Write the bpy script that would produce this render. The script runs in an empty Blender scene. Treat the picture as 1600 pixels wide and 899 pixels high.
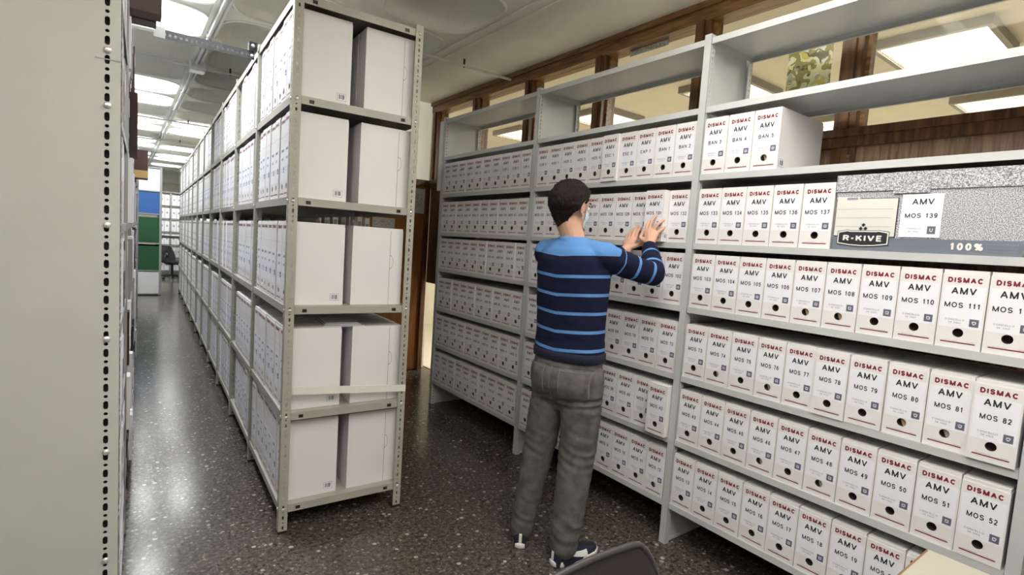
import bpy, bmesh, math, random
from mathutils import Vector, Matrix, noise
from mathutils.bvhtree import BVHTree
from math import sin, cos, pi, sqrt, radians

random.seed(7)
S = bpy.context.scene
COL = S.collection

# ------------------------------------------------------------------ camera
YAW, PITCH, ROLL, EYE, FPX = .6385, -.0807, .0666, 1.4403, 824.63
def camera():
    cy, sy, cp, sp, cr, sr = cos(YAW), sin(YAW), cos(PITCH), sin(PITCH), cos(ROLL), sin(ROLL)
    f = Vector((sy*cp, cy*cp, sp)); r = Vector((cy, -sy, 0)); u = r.cross(f)
    r2 = r*cr + u*sr; u2 = -r*sr + u*cr
    m = Matrix.Identity(4)
    for i in range(3):
        m[i][0], m[i][1], m[i][2] = r2[i], u2[i], -f[i]
    m[2][3] = EYE
    cam = bpy.data.cameras.new('camera'); o = bpy.data.objects.new('camera', cam); COL.objects.link(o)
    cam.sensor_width = 36; cam.lens = FPX*36/1600; cam.clip_start = .02; cam.clip_end = 100
    o.matrix_world = m
    S.camera = o
camera()

# ------------------------------------------------------------------ exposure, world, lights
S.view_settings.view_transform = 'Standard'
S.view_settings.look = 'None'
S.view_settings.exposure = 0.0
S.view_settings.gamma = 1.0
S.view_settings.use_curve_mapping = False
W = bpy.data.worlds.new('world'); S.world = W; W.use_nodes = True
W.node_tree.nodes['Background'].inputs[0].default_value = (.9, .95, 1, 1)
W.node_tree.nodes['Background'].inputs[1].default_value = .35
CEIL = 2.88
XW = 2.68            # window wall on the right
def area(name, loc, sx, sy, power, color, rot=(0, 0, 0)):
    l = bpy.data.lights.new(name, 'AREA'); l.shape = 'RECTANGLE'; l.size = sx; l.size_y = sy
    l.energy = power; l.color = color
    o = bpy.data.objects.new(name, l); COL.objects.link(o); o.location = loc; o.rotation_euler = rot
    return o
NEAR_LIGHT = 17; CEILING_FILL = 20; SKY_LIGHT = 15; OFFICE_LIGHT = 26
LAMP_Z = 2.62  # unseen lamps, hung low to make room for the added ceiling fill
LAMPS = [(.60, .25), (.60, -1.45), (1.55, .95), (-1.0, -.4)]  # the lamp by the right shelving is added to brighten the far end
for x, y in LAMPS:
    area('room_lamp_light', (x, y, LAMP_Z-.01), .55, 1.1, NEAR_LIGHT*(.72 if x > 1 else 1), (1, .97, .91))
    area('added_ceiling_fill', (x, y, LAMP_Z+.07), .5, 1.1, CEILING_FILL, (1, .97, .91), (pi, 0, 0))  # upward fill added to brighten the ceiling
CELLY = lambda k: 3.05 + .78*k
LIT_LEFT = [0, 1, 2, 5, 6, 8, 9, 11, 12, 14, 15, 17]
LIT_MID = [8, 9, 12, 14, 15, 17]
SKY = [(.15, CELLY(k)) for k in LIT_LEFT] + [(.88, CELLY(k)) for k in LIT_MID]
for x, y in SKY:
    area('skylight_daylight', (x, y, CEIL+.17), .42, .46, SKY_LIGHT, (.93, .97, 1))
OFFICE = [(4.13, 1.21), (4.13, 2.66), (4.13, 4.12), (5.75, 1.21), (5.75, 2.66), (5.75, 4.12), (4.13, 5.5)]
for x, y in OFFICE:
    area('office_lamp_light', (x, y, CEIL-.05), .5, .5, OFFICE_LIGHT, (1, .95, .84))

# ------------------------------------------------------------------ materials
def nodes(name):
    m = bpy.data.materials.new(name); m.use_nodes = True
    nt = m.node_tree
    return m, nt, nt.nodes['Principled BSDF']
def N(nt, t, **kw):
    n = nt.nodes.new(t)
    for k, v in kw.items(): setattr(n, k, v)
    return n
def plain(name, col, rough=.5, metal=0, var=.05, scale=6, bump=0, bscale=60, spec=.5):
    m, nt, b = nodes(name)
    tc = N(nt, 'ShaderNodeTexCoord'); no = N(nt, 'ShaderNodeTexNoise'); no.inputs['Scale'].default_value = scale
    no.inputs['Detail'].default_value = 4
    nt.links.new(tc.outputs['Object'], no.inputs['Vector'])
    cr = N(nt, 'ShaderNodeValToRGB')
    a = [max(0, c*(1-var)) for c in col]; c2 = [min(1, c*(1+var)) for c in col]
    cr.color_ramp.elements[0].position = .3; cr.color_ramp.elements[1].position = .7
    cr.color_ramp.elements[0].color = (*a, 1); cr.color_ramp.elements[1].color = (*c2, 1)
    nt.links.new(no.outputs['Fac'], cr.inputs['Fac']); nt.links.new(cr.outputs['Color'], b.inputs['Base Color'])
    b.inputs['Roughness'].default_value = rough; b.inputs['Metallic'].default_value = metal
    b.inputs['Specular IOR Level'].default_value = spec
    if bump:
        n2 = N(nt, 'ShaderNodeTexNoise'); n2.inputs['Scale'].default_value = bscale; n2.inputs['Detail'].default_value = 3
        bp = N(nt, 'ShaderNodeBump'); bp.inputs['Strength'].default_value = bump; bp.inputs['Distance'].default_value = .01
        nt.links.new(tc.outputs['Object'], n2.inputs['Vector']); nt.links.new(n2.outputs['Fac'], bp.inputs['Height'])
        nt.links.new(bp.outputs['Normal'], b.inputs['Normal'])
    return m
def emit(name, col, strength):
    m, nt, b = nodes(name)
    b.inputs['Base Color'].default_value = (*col, 1)
    b.inputs['Emission Color'].default_value = (*col, 1); b.inputs['Emission Strength'].default_value = strength
    return m
def wood(name, c1, c2, rough=.35, axis=2, scale=3):
    m, nt, b = nodes(name)
    tc = N(nt, 'ShaderNodeTexCoord'); mp = N(nt, 'ShaderNodeMapping')
    s = [scale*6]*3; s[axis] = scale*.5
    mp.inputs['Scale'].default_value = s
    no = N(nt, 'ShaderNodeTexNoise'); no.inputs['Scale'].default_value = 3; no.inputs['Detail'].default_value = 6; no.inputs['Distortion'].default_value = .6
    cr = N(nt, 'ShaderNodeValToRGB'); cr.color_ramp.elements[0].position = .35; cr.color_ramp.elements[1].position = .68
    cr.color_ramp.elements[0].color = (*c1, 1); cr.color_ramp.elements[1].color = (*c2, 1)
    nt.links.new(tc.outputs['Object'], mp.inputs['Vector']); nt.links.new(mp.outputs['Vector'], no.inputs['Vector'])
    nt.links.new(no.outputs['Fac'], cr.inputs['Fac']); nt.links.new(cr.outputs['Color'], b.inputs['Base Color'])
    b.inputs['Roughness'].default_value = rough
    return m
def terrazzo():
    m, nt, b = nodes('terrazzo')
    tc = N(nt, 'ShaderNodeTexCoord')
    def chips(scale, thr, seedoff):
        mp = N(nt, 'ShaderNodeMapping'); mp.inputs['Location'].default_value = (seedoff, seedoff*.7, 0)
        nt.links.new(tc.outputs['Object'], mp.inputs['Vector'])
        wn = N(nt, 'ShaderNodeTexNoise'); wn.inputs['Scale'].default_value = scale*.8
        nt.links.new(mp.outputs['Vector'], wn.inputs['Vector'])
        ad = N(nt, 'ShaderNodeMixRGB', blend_type='ADD'); ad.inputs['Fac'].default_value = .012
        nt.links.new(mp.outputs['Vector'], ad.inputs['Color1']); nt.links.new(wn.outputs['Color'], ad.inputs['Color2'])
        v = N(nt, 'ShaderNodeTexVoronoi'); v.inputs['Scale'].default_value = scale
        nt.links.new(ad.outputs['Color'], v.inputs['Vector'])
        sep = N(nt, 'ShaderNodeSeparateColor'); nt.links.new(v.outputs['Color'], sep.inputs['Color'])
        g = N(nt, 'ShaderNodeMath', operation='GREATER_THAN'); g.inputs[1].default_value = thr
        nt.links.new(sep.outputs['Red'], g.inputs[0])
        d = N(nt, 'ShaderNodeMath', operation='LESS_THAN'); d.inputs[1].default_value = .42
        nt.links.new(v.outputs['Distance'], d.inputs[0])
        mu = N(nt, 'ShaderNodeMath', operation='MULTIPLY')
        nt.links.new(g.outputs[0], mu.inputs[0]); nt.links.new(d.outputs[0], mu.inputs[1])
        return mu.outputs[0], sep.outputs['Green']
    base = N(nt, 'ShaderNodeTexNoise'); base.inputs['Scale'].default_value = 55; base.inputs['Detail'].default_value = 5
    nt.links.new(tc.outputs['Object'], base.inputs['Vector'])
    cr = N(nt, 'ShaderNodeValToRGB'); cr.color_ramp.elements[0].position = .35; cr.color_ramp.elements[1].position = .7
    cr.color_ramp.elements[0].color = (.030, .026, .021, 1); cr.color_ramp.elements[1].color = (.125, .107, .088, 1)
    nt.links.new(base.outputs['Fac'], cr.inputs['Fac'])
    cur = cr.outputs['Color']
    for sc, th, off, ca, cb in ((95, .62, 0, (.05, .042, .036), (.19, .155, .125)), (60, .80, 3.1, (.10, .08, .062), (.26, .22, .18)), (42, .955, 7.7, (.26, .22, .18), (.46, .42, .37))):
        f, g = chips(sc, th, off)
        c2 = N(nt, 'ShaderNodeValToRGB'); c2.color_ramp.elements[0].color = (*ca, 1); c2.color_ramp.elements[1].color = (*cb, 1)
        nt.links.new(g, c2.inputs['Fac'])
        mx = N(nt, 'ShaderNodeMixRGB'); nt.links.new(f, mx.inputs['Fac']); nt.links.new(cur, mx.inputs['Color1']); nt.links.new(c2.outputs['Color'], mx.inputs['Color2'])
        cur = mx.outputs['Color']
    nt.links.new(cur, b.inputs['Base Color'])
    rn = N(nt, 'ShaderNodeTexNoise'); rn.inputs['Scale'].default_value = 1.7
    nt.links.new(tc.outputs['Object'], rn.inputs['Vector'])
    mr = N(nt, 'ShaderNodeMapRange'); mr.inputs['To Min'].default_value = .12; mr.inputs['To Max'].default_value = .24
    nt.links.new(rn.outputs['Fac'], mr.inputs['Value']); nt.links.new(mr.outputs['Result'], b.inputs['Roughness'])
    b.inputs['Specular IOR Level'].default_value = .5
    return m
def speckle():
    m, nt, b = nodes('speckled_card')
    tc = N(nt, 'ShaderNodeTexCoord'); no = N(nt, 'ShaderNodeTexNoise'); no.inputs['Scale'].default_value = 340; no.inputs['Detail'].default_value = 1
    cr = N(nt, 'ShaderNodeValToRGB'); cr.color_ramp.elements[0].position = .42; cr.color_ramp.elements[1].position = .58
    cr.color_ramp.elements[0].color = (.17, .175, .22, 1); cr.color_ramp.elements[1].color = (.68, .67, .69, 1)
    nt.links.new(tc.outputs['Object'], no.inputs['Vector']); nt.links.new(no.outputs['Fac'], cr.inputs['Fac'])
    nt.links.new(cr.outputs['Color'], b.inputs['Base Color']); b.inputs['Roughness'].default_value = .7
    return m
def glass():
    m = bpy.data.materials.new('window_glass'); m.use_nodes = True; nt = m.node_tree; nt.nodes.clear()
    out = N(nt, 'ShaderNodeOutputMaterial'); t = N(nt, 'ShaderNodeBsdfTransparent'); g = N(nt, 'ShaderNodeBsdfGlossy')
    t.inputs['Color'].default_value = (.95, .96, .94, 1); g.inputs['Roughness'].default_value = .03
    mx = N(nt, 'ShaderNodeMixShader'); fr = N(nt, 'ShaderNodeLayerWeight')
    pw = N(nt, 'ShaderNodeMath', operation='POWER'); pw.inputs[1].default_value = 5; nt.links.new(fr.outputs['Facing'], pw.inputs[0])
    ma = N(nt, 'ShaderNodeMath', operation='MULTIPLY_ADD'); ma.inputs[1].default_value = .6; ma.inputs[2].default_value = .02; nt.links.new(pw.outputs[0], ma.inputs[0])
    nt.links.new(ma.outputs[0], mx.inputs[0]); nt.links.new(t.outputs[0], mx.inputs[1]); nt.links.new(g.outputs[0], mx.inputs[2])
    nt.links.new(mx.outputs[0], out.inputs[0])
    return m
def meshcloth():
    m = bpy.data.materials.new('chair_mesh_fabric'); m.use_nodes = True; nt = m.node_tree; b = nt.nodes['Principled BSDF']; out = nt.nodes['Material Output']
    tc = N(nt, 'ShaderNodeTexCoord'); sx = N(nt, 'ShaderNodeSeparateXYZ'); nt.links.new(tc.outputs['Object'], sx.inputs[0])
    hs = []
    for ax in ('X', 'Z'):
        mu = N(nt, 'ShaderNodeMath', operation='MULTIPLY'); mu.inputs[1].default_value = 2*pi/.0042
        nt.links.new(sx.outputs[ax], mu.inputs[0])
        s = N(nt, 'ShaderNodeMath', operation='SINE'); nt.links.new(mu.outputs[0], s.inputs[0])
        hs.append(s.outputs[0])
    mul = N(nt, 'ShaderNodeMath', operation='MULTIPLY'); nt.links.new(hs[0], mul.inputs[0]); nt.links.new(hs[1], mul.inputs[1])
    gt = N(nt, 'ShaderNodeMath', operation='GREATER_THAN'); gt.inputs[1].default_value = .25; nt.links.new(mul.outputs[0], gt.inputs[0])
    sc = N(nt, 'ShaderNodeMath', operation='MULTIPLY'); sc.inputs[1].default_value = .75; nt.links.new(gt.outputs[0], sc.inputs[0])
    tr = N(nt, 'ShaderNodeBsdfTransparent'); mx = N(nt, 'ShaderNodeMixShader')
    nt.links.new(sc.outputs[0], mx.inputs[0]); nt.links.new(b.outputs[0], mx.inputs[1]); nt.links.new(tr.outputs[0], mx.inputs[2])
    nt.links.new(mx.outputs[0], out.inputs[0])
    b.inputs['Base Color'].default_value = (.032, .028, .033, 1); b.inputs['Roughness'].default_value = .45
    return m
def knit():
    m, nt, b = nodes('striped_knit')
    at = N(nt, 'ShaderNodeAttribute'); at.attribute_name = 'stripe'
    a = N(nt, 'ShaderNodeMath', operation='LESS_THAN'); a.inputs[1].default_value = 0; nt.links.new(at.outputs['Fac'], a.inputs[0])
    s1 = N(nt, 'ShaderNodeMath', operation='SUBTRACT'); s1.inputs[1].default_value = .083; nt.links.new(at.outputs['Fac'], s1.inputs[0])
    s2 = N(nt, 'ShaderNodeMath', operation='DIVIDE'); s2.inputs[1].default_value = .0815; nt.links.new(s1.outputs[0], s2.inputs[0])
    s3 = N(nt, 'ShaderNodeMath', operation='FRACT'); nt.links.new(s2.outputs[0], s3.inputs[0])
    s4 = N(nt, 'ShaderNodeMath', operation='LESS_THAN'); s4.inputs[1].default_value = .17; nt.links.new(s3.outputs[0], s4.inputs[0])
    s5 = N(nt, 'ShaderNodeMath', operation='GREATER_THAN'); s5.inputs[1].default_value = .05; nt.links.new(at.outputs['Fac'], s5.inputs[0])
    s6 = N(nt, 'ShaderNodeMath', operation='MULTIPLY'); nt.links.new(s4.outputs[0], s6.inputs[0]); nt.links.new(s5.outputs[0], s6.inputs[1])
    s8 = N(nt, 'ShaderNodeMath', operation='LESS_THAN'); s8.inputs[1].default_value = .45; nt.links.new(at.outputs['Fac'], s8.inputs[0])
    s9 = N(nt, 'ShaderNodeMath', operation='MULTIPLY'); nt.links.new(s6.outputs[0], s9.inputs[0]); nt.links.new(s8.outputs[0], s9.inputs[1])
    s7 = N(nt, 'ShaderNodeMath', operation='MAXIMUM'); nt.links.new(a.outputs[0], s7.inputs[0]); nt.links.new(s9.outputs[0], s7.inputs[1])
    mx = N(nt, 'ShaderNodeMixRGB'); mx.inputs['Color1'].default_value = (.007, .009, .032, 1); mx.inputs['Color2'].default_value = (.10, .24, .52, 1)
    nt.links.new(s7.outputs[0], mx.inputs['Fac']); nt.links.new(mx.outputs['Color'], b.inputs['Base Color'])
    b.inputs['Roughness'].default_value = .9; b.inputs['Specular IOR Level'].default_value = .2
    tc = N(nt, 'ShaderNodeTexCoord'); n2 = N(nt, 'ShaderNodeTexNoise'); n2.inputs['Scale'].default_value = 220
    bp = N(nt, 'ShaderNodeBump'); bp.inputs['Strength'].default_value = .25; bp.inputs['Distance'].default_value = .004
    nt.links.new(tc.outputs['Object'], n2.inputs['Vector']); nt.links.new(n2.outputs['Fac'], bp.inputs['Height']); nt.links.new(bp.outputs['Normal'], b.inputs['Normal'])
    return m
def denim():
    m = plain('grey_denim', (.118, .111, .107), .85, var=.30, scale=22, bump=.10, bscale=320, spec=.25)
    return m
def hairmat():
    m, nt, b = nodes('dark_brown_hair')
    tc = N(nt, 'ShaderNodeTexCoord'); mp = N(nt, 'ShaderNodeMapping'); mp.inputs['Scale'].default_value = (90, 90, 14)
    no = N(nt, 'ShaderNodeTexNoise'); no.inputs['Scale'].default_value = 3; no.inputs['Detail'].default_value = 4
    cr = N(nt, 'ShaderNodeValToRGB'); cr.color_ramp.elements[0].position = .35; cr.color_ramp.elements[1].position = .75
    cr.color_ramp.elements[0].color = (.004, .0025, .002, 1); cr.color_ramp.elements[1].color = (.022, .012, .007, 1)
    nt.links.new(tc.outputs['Object'], mp.inputs['Vector']); nt.links.new(mp.outputs['Vector'], no.inputs['Vector'])
    nt.links.new(no.outputs['Fac'], cr.inputs['Fac']); nt.links.new(cr.outputs['Color'], b.inputs['Base Color'])
    bp = N(nt, 'ShaderNodeBump'); bp.inputs['Strength'].default_value = .9; bp.inputs['Distance'].default_value = .01
    nt.links.new(no.outputs['Fac'], bp.inputs['Height']); nt.links.new(bp.outputs['Normal'], b.inputs['Normal'])
    b.inputs['Roughness'].default_value = .5; b.inputs['Specular IOR Level'].default_value = .22
    return m
def picture(name, cols, scale):
    m, nt, b = nodes(name)
    tc = N(nt, 'ShaderNodeTexCoord'); no = N(nt, 'ShaderNodeTexVoronoi'); no.inputs['Scale'].default_value = scale
    n2 = N(nt, 'ShaderNodeTexNoise'); n2.inputs['Scale'].default_value = scale
    nt.links.new(tc.outputs['Object'], n2.inputs['Vector']); nt.links.new(n2.outputs['Color'], no.inputs['Vector'])
    sep = N(nt, 'ShaderNodeSeparateColor'); nt.links.new(no.outputs['Color'], sep.inputs['Color'])
    cr = N(nt, 'ShaderNodeValToRGB'); cr.color_ramp.interpolation = 'CONSTANT'
    while len(cr.color_ramp.elements) < len(cols): cr.color_ramp.elements.new(.5)
    for i, c in enumerate(cols):
        cr.color_ramp.elements[i].position = i/len(cols); cr.color_ramp.elements[i].color = (*c, 1)
    nt.links.new(sep.outputs['Red'], cr.inputs['Fac']); nt.links.new(cr.outputs['Color'], b.inputs['Base Color'])
    b.inputs['Roughness'].default_value = .5
    return m

M = dict(
    shelf=plain('grey_painted_steel', (.56, .57, .57), .42, var=.03),
    rack=plain('beige_grey_steel', (.40, .385, .33), .45, var=.06),
    galv=plain('galvanised_steel', (.42, .42, .42), .4, metal=.5), bar=plain('backlit_shaded_steel', (.06, .06, .066), .45),  # tie bar steel darkened, its backlit shade is put into the colour
    panel=plain('pale_grey_panel', (.50, .51, .475), .55, var=.03, bump=.05, bscale=300),
    bolt=plain('zinc_bolt', (.75, .74, .7), .3, metal=.6),
    black=plain('black_plastic', (.015, .015, .016), .5),
    card=plain('white_cardboard', (.80, .775, .775), .65, var=.02, scale=3),
    cardin=plain('cardboard_inside', (.06, .045, .035), .9),
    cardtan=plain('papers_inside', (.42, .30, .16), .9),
    paper=plain('label_paper', (.86, .86, .92), .6, var=.01),
    red=plain('red_print', (.22, .010, .028), .6),
    ink=plain('black_print', (.02, .02, .025), .6),
    inkgrey=plain('grey_print', (.30, .30, .34), .6),
    emblem=plain('emblem_print', (.13, .13, .19), .6),
    floor=terrazzo(),
    ceil=plain('painted_concrete', (.78, .765, .70), .8, var=.05, scale=2, bump=.25, bscale=90),
    wall=plain('cream_wall_paint', (.80, .77, .66), .8, var=.03),
    white=plain('white_wall_paint', (.82, .82, .79), .8, var=.03),
    owall=plain('office_wall_paint', (.74, .70, .60), .8, var=.03),
    wood=wood('varnished_wood', (.12, .055, .02), (.30, .155, .06), .32, 1),
    woodv=wood('varnished_wood_upright', (.065, .027, .010), (.20, .095, .036), .35, 2),
    woodp=wood('wood_panel', (.22, .13, .08), (.46, .31, .20), .4, 2),
    door=wood('door_veneer', (.28, .10, .028), (.40, .17, .055), .38, 2),
    glass=glass(),
    sky=emit('skylight_pane', (.92, .97, 1), 8.0),
    wallglow=emit('glowing_wall_panel', (.80, .76, .62), .42),  # glow put in for the bright upper end wall
    tube=emit('lamp_diffuser', (1, .93, .76), 4.5),
    tubew=emit('white_lamp_diffuser', (1, .98, .94), 3.0),
    speck=speckle(),
    slate=plain('slate_print', (.16, .19, .24), .6),
    formp=plain('form_paper', (.72, .72, .68), .6),
    conduit=plain('grey_conduit', (.66, .66, .64), .5),
    brownb=plain('brown_binder', (.045, .018, .012), .6, var=.3),
    tan=plain('tan_binder', (.42, .25, .09), .6),
    darkb=plain('dark_binder', (.03, .028, .03), .6),
    greyb=plain('grey_binder', (.36, .35, .33), .6),
    blueb=plain('blue_box', (.035, .13, .40), .55),
    greenb=plain('green_box', (.012, .085, .03), .55),
    cream=plain('cream_laminate', (.44, .415, .34), .5, var=.015), strip=plain('pale_tie_strip', (.80, .78, .70), .6),
    edge=plain('brown_edge_band', (.22, .12, .06), .5),
    chairmesh=meshcloth(),
    skin=plain('skin', (.62, .36, .25), .5, var=.08, scale=12, bump=.1, bscale=300),
    knit=knit(), denim=denim(), hair=hairmat(),
    stitch=plain('pale_stitching', (.155, .147, .14), .9),
    suede=plain('navy_suede', (.010, .013, .032), .8, var=.2, scale=40),
    rubber=plain('white_rubber', (.80, .80, .77), .5),
    maskm=plain('pale_blue_mask_fabric', (.60, .72, .80), .8),
    eye=plain('eye_white', (.8, .8, .78), .3),
    pic=picture('poster_picture', [(.75, .62, .18), (.38, .33, .12), (.85, .80, .55), (.55, .52, .40), (.9, .88, .8), (.18, .15, .08)], 9),
    drawing=picture('ink_drawing', [(.85, .85, .82), (.85, .85, .82), (.12, .12, .12), (.6, .6, .58)], 28),
)

# ------------------------------------------------------------------ mesh helpers
class MB:
    def __init__(s): s.v = []; s.f = []; s.m = []; s.mats = []
    def mi(s, mat):
        if mat not in s.mats: s.mats.append(mat)
        return s.mats.index(mat)
    def add(s, vs, fs, mat):
        o = len(s.v); s.v += [tuple(v) for v in vs]; k = s.mi(mat)
        for f in fs: s.f.append([i+o for i in f]); s.m.append(k)
    def box(s, x0, x1, y0, y1, z0, z1, mat):
        s.add([(x0,y0,z0),(x1,y0,z0),(x1,y1,z0),(x0,y1,z0),(x0,y0,z1),(x1,y0,z1),(x1,y1,z1),(x0,y1,z1)],
              [(3,2,1,0),(4,5,6,7),(0,1,5,4),(1,2,6,5),(2,3,7,6),(3,0,4,7)], mat)
    def quad(s, pts, mat): s.add(pts, [tuple(range(len(pts)))], mat)
    def tube(s, pts, r, mat, n=10, cap=True):
        pts = [Vector(p) for p in pts]; rs = r if isinstance(r, (list, tuple)) else [r]*len(pts)
        vs, fs = [], []
        ref = None
        for i, p in enumerate(pts):
            d = (pts[min(i+1, len(pts)-1)] - pts[max(i-1, 0)]).normalized()
            if ref is None: ref = Vector((0,0,1)) if abs(d.z) < .9 else Vector((1,0,0))
            a = (ref - d*ref.dot(d)).normalized(); b = d.cross(a); ref = a
            for k in range(n):
                t = 2*pi*k/n; vs.append(p + (a*cos(t)+b*sin(t))*rs[i])
        for i in range(len(pts)-1):
            for k in range(n):
                k2 = (k+1) % n; fs.append((i*n+k, i*n+k2, (i+1)*n+k2, (i+1)*n+k))
        if cap:
            fs.append(tuple(range(n-1, -1, -1))); fs.append(tuple((len(pts)-1)*n+k for k in range(n)))
        s.add(vs, fs, mat)
    def loft(s, rings, mat, n=24, e=2.0, cap=True):
        """rings: (centre, axis u, axis v, a, b)"""
        vs, fs = [], []
        for c, u, v, a, b in rings:
            c, u, v = Vector(c), Vector(u), Vector(v)
            for k in range(n):
                t = 2*pi*k/n; ct, st = cos(t), sin(t)
                x = math.copysign(abs(ct)**(2/e), ct)*a; y = math.copysign(abs(st)**(2/e), st)*b
                vs.append(c + u*x + v*y)
        R_ = len(rings)
        for i in range(R_-1):
            for k in range(n):
                k2 = (k+1) % n; fs.append((i*n+k, i*n+k2, (i+1)*n+k2, (i+1)*n+k))
        if cap:
            fs.append(tuple(range(n-1, -1, -1))); fs.append(tuple((R_-1)*n+k for k in range(n)))
        s.add(vs, fs, mat)
    def ball(s, c, r, mat, n=16, m=10, axes=None):
        c = Vector(c); r = Vector(r) if hasattr(r, '__len__') else Vector((r, r, r))
        ax = axes or (Vector((1,0,0)), Vector((0,1,0)), Vector((0,0,1)))
        vs, fs = [], []
        for i in range(m+1):
            p = pi*i/m
            for k in range(n):
                t = 2*pi*k/n
                vs.append(c + ax[0]*(r.x*sin(p)*cos(t)) + ax[1]*(r.y*sin(p)*sin(t)) + ax[2]*(r.z*cos(p)))
        for i in range(m):
            for k in range(n):
                k2 = (k+1) % n; fs.append((i*n+k, (i+1)*n+k, (i+1)*n+k2, i*n+k2))
        s.add(vs, fs, mat)
    def capsule(s, pts, rs, mat, n=12):
        s.tube(pts, rs, mat, n)
        for p, r in zip(pts, rs): s.ball(p, r, mat, n, 8)
    def prism(s, pts, z0, z1, mat):
        n = len(pts)
        s.add([(x, y, z0) for x, y in pts]+[(x, y, z1) for x, y in pts],
              [tuple(range(n-1, -1, -1)), tuple(range(n, 2*n))]+[(i, (i+1) % n, n+(i+1) % n, n+i) for i in range(n)], mat)
    def holeplate(s, O, U, V, x0, x1, y0, y1, cx, cy, a, b, e, depth, mat, wallmat=None, m=4, back=False):
        """flat rectangle with a superellipse hole; the hole's wall runs `depth` along -UxV"""
        O, U, V = Vector(O), Vector(U), Vector(V); Nn = U.cross(V)
        cs = [(x0,y0),(x1,y0),(x1,y1),(x0,y1)]; outer = []; inner = []
        for i in range(4):
            (ax, ay), (bx, by) = cs[i], cs[(i+1) % 4]
            for k in range(m):
                t = k/m; px, py = ax+(bx-ax)*t-cx, ay+(by-ay)*t-cy
                l = sqrt(px*px+py*py); c_, s_ = px/l, py/l
                r = (abs(c_/a)**e + abs(s_/b)**e)**(-1/e)
                outer.append((px+cx, py+cy)); inner.append((c_*r+cx, s_*r+cy))
        P = lambda p, d=0: O + U*p[0] + V*p[1] - Nn*d
        n = len(outer)
        vs = [P(p) for p in outer]+[P(p) for p in inner]
        s.add(vs, [(i, (i+1) % n, n+(i+1) % n, n+i) for i in range(n)], mat)
        if depth:
            s.add([P(p) for p in inner]+[P(p, depth) for p in inner], [(i, (i+1) % n, n+(i+1) % n, n+i) for i in range(n)], wallmat or mat)
        if back:
            s.add([P(p, depth) for p in outer]+[P(p, depth) for p in inner], [(n+i, n+(i+1) % n, (i+1) % n, i) for i in range(n)], mat)
        return [P(p, depth) for p in inner]
    def mesh(s, name):
        me = bpy.data.meshes.new(name); me.from_pydata([tuple(v) for v in s.v], [], s.f)
        for m in s.mats: me.materials.append(M[m])
        me.polygons.foreach_set('material_index', s.m); me.update()
        return me

def tag(o, label=None, cat=None, group=None, kind=None):
    if label: o['label'] = label
    if cat: o['category'] = cat
    if group: o['group'] = group
    if kind: o['kind'] = kind
    return o
def place(name, me, parent=None, loc=None, rz=0):
    o = bpy.data.objects.new(name, me); COL.objects.link(o)
    if parent: o.parent = parent
    if loc is not None: o.location = loc
    if rz: o.rotation_euler = (0, 0, rz)
    return o
def obj(name, mb, parent=None, smooth=False, loc=None, rz=0):
    me = mb.mesh(name)
    if smooth: me.polygons.foreach_set('use_smooth', [True]*len(me.polygons))
    return place(name, me, parent, loc, rz)
def empty(name, loc, rz=0, **kw):
    o = bpy.data.objects.new(name, None); COL.objects.link(o); o.location = loc; o.rotation_euler = (0, 0, rz)
    o.empty_display_size = .1
    return tag(o, **kw)
def struct(name, mb): return tag(obj(name, mb), kind='structure')
ORD = 'first second third fourth fifth sixth seventh eighth ninth tenth eleventh twelfth'.split()

# ------------------------------------------------------------------ lettering
_txt = {}
def glyphs(s, bold):
    k = (s, bold)
    if k not in _txt:
        c = bpy.data.curves.new('t', 'FONT'); c.body = s; c.size = 1; c.resolution_u = 2; c.offset = bold
        o = bpy.data.objects.new('t', c)
        me = bpy.data.meshes.new_from_object(o)
        vs = [(v.co.x, v.co.y) for v in me.vertices]; fs = [tuple(p.vertices) for p in me.polygons]
        bpy.data.objects.remove(o); bpy.data.curves.remove(c); bpy.data.meshes.remove(me)
        x0 = min(v[0] for v in vs); x1 = max(v[0] for v in vs); y0 = min(v[1] for v in vs); y1 = max(v[1] for v in vs)
        _txt[k] = ([(x-x0, y-y0) for x, y in vs], fs, x1-x0, y1-y0)
    return _txt[k]
def _arc(cx, cy, rx, ry, a0, a1, n=10):
    return [(cx+rx*cos(radians(a0+(a1-a0)*i/n)), cy+ry*sin(radians(a0+(a1-a0)*i/n))) for i in range(n+1)]
_six = [_arc(.5, .31, .5, .31, 0, 360, 14), _arc(.56, .5, .56, .5, 55, 150, 6)+[(.0, .31)]]
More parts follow.
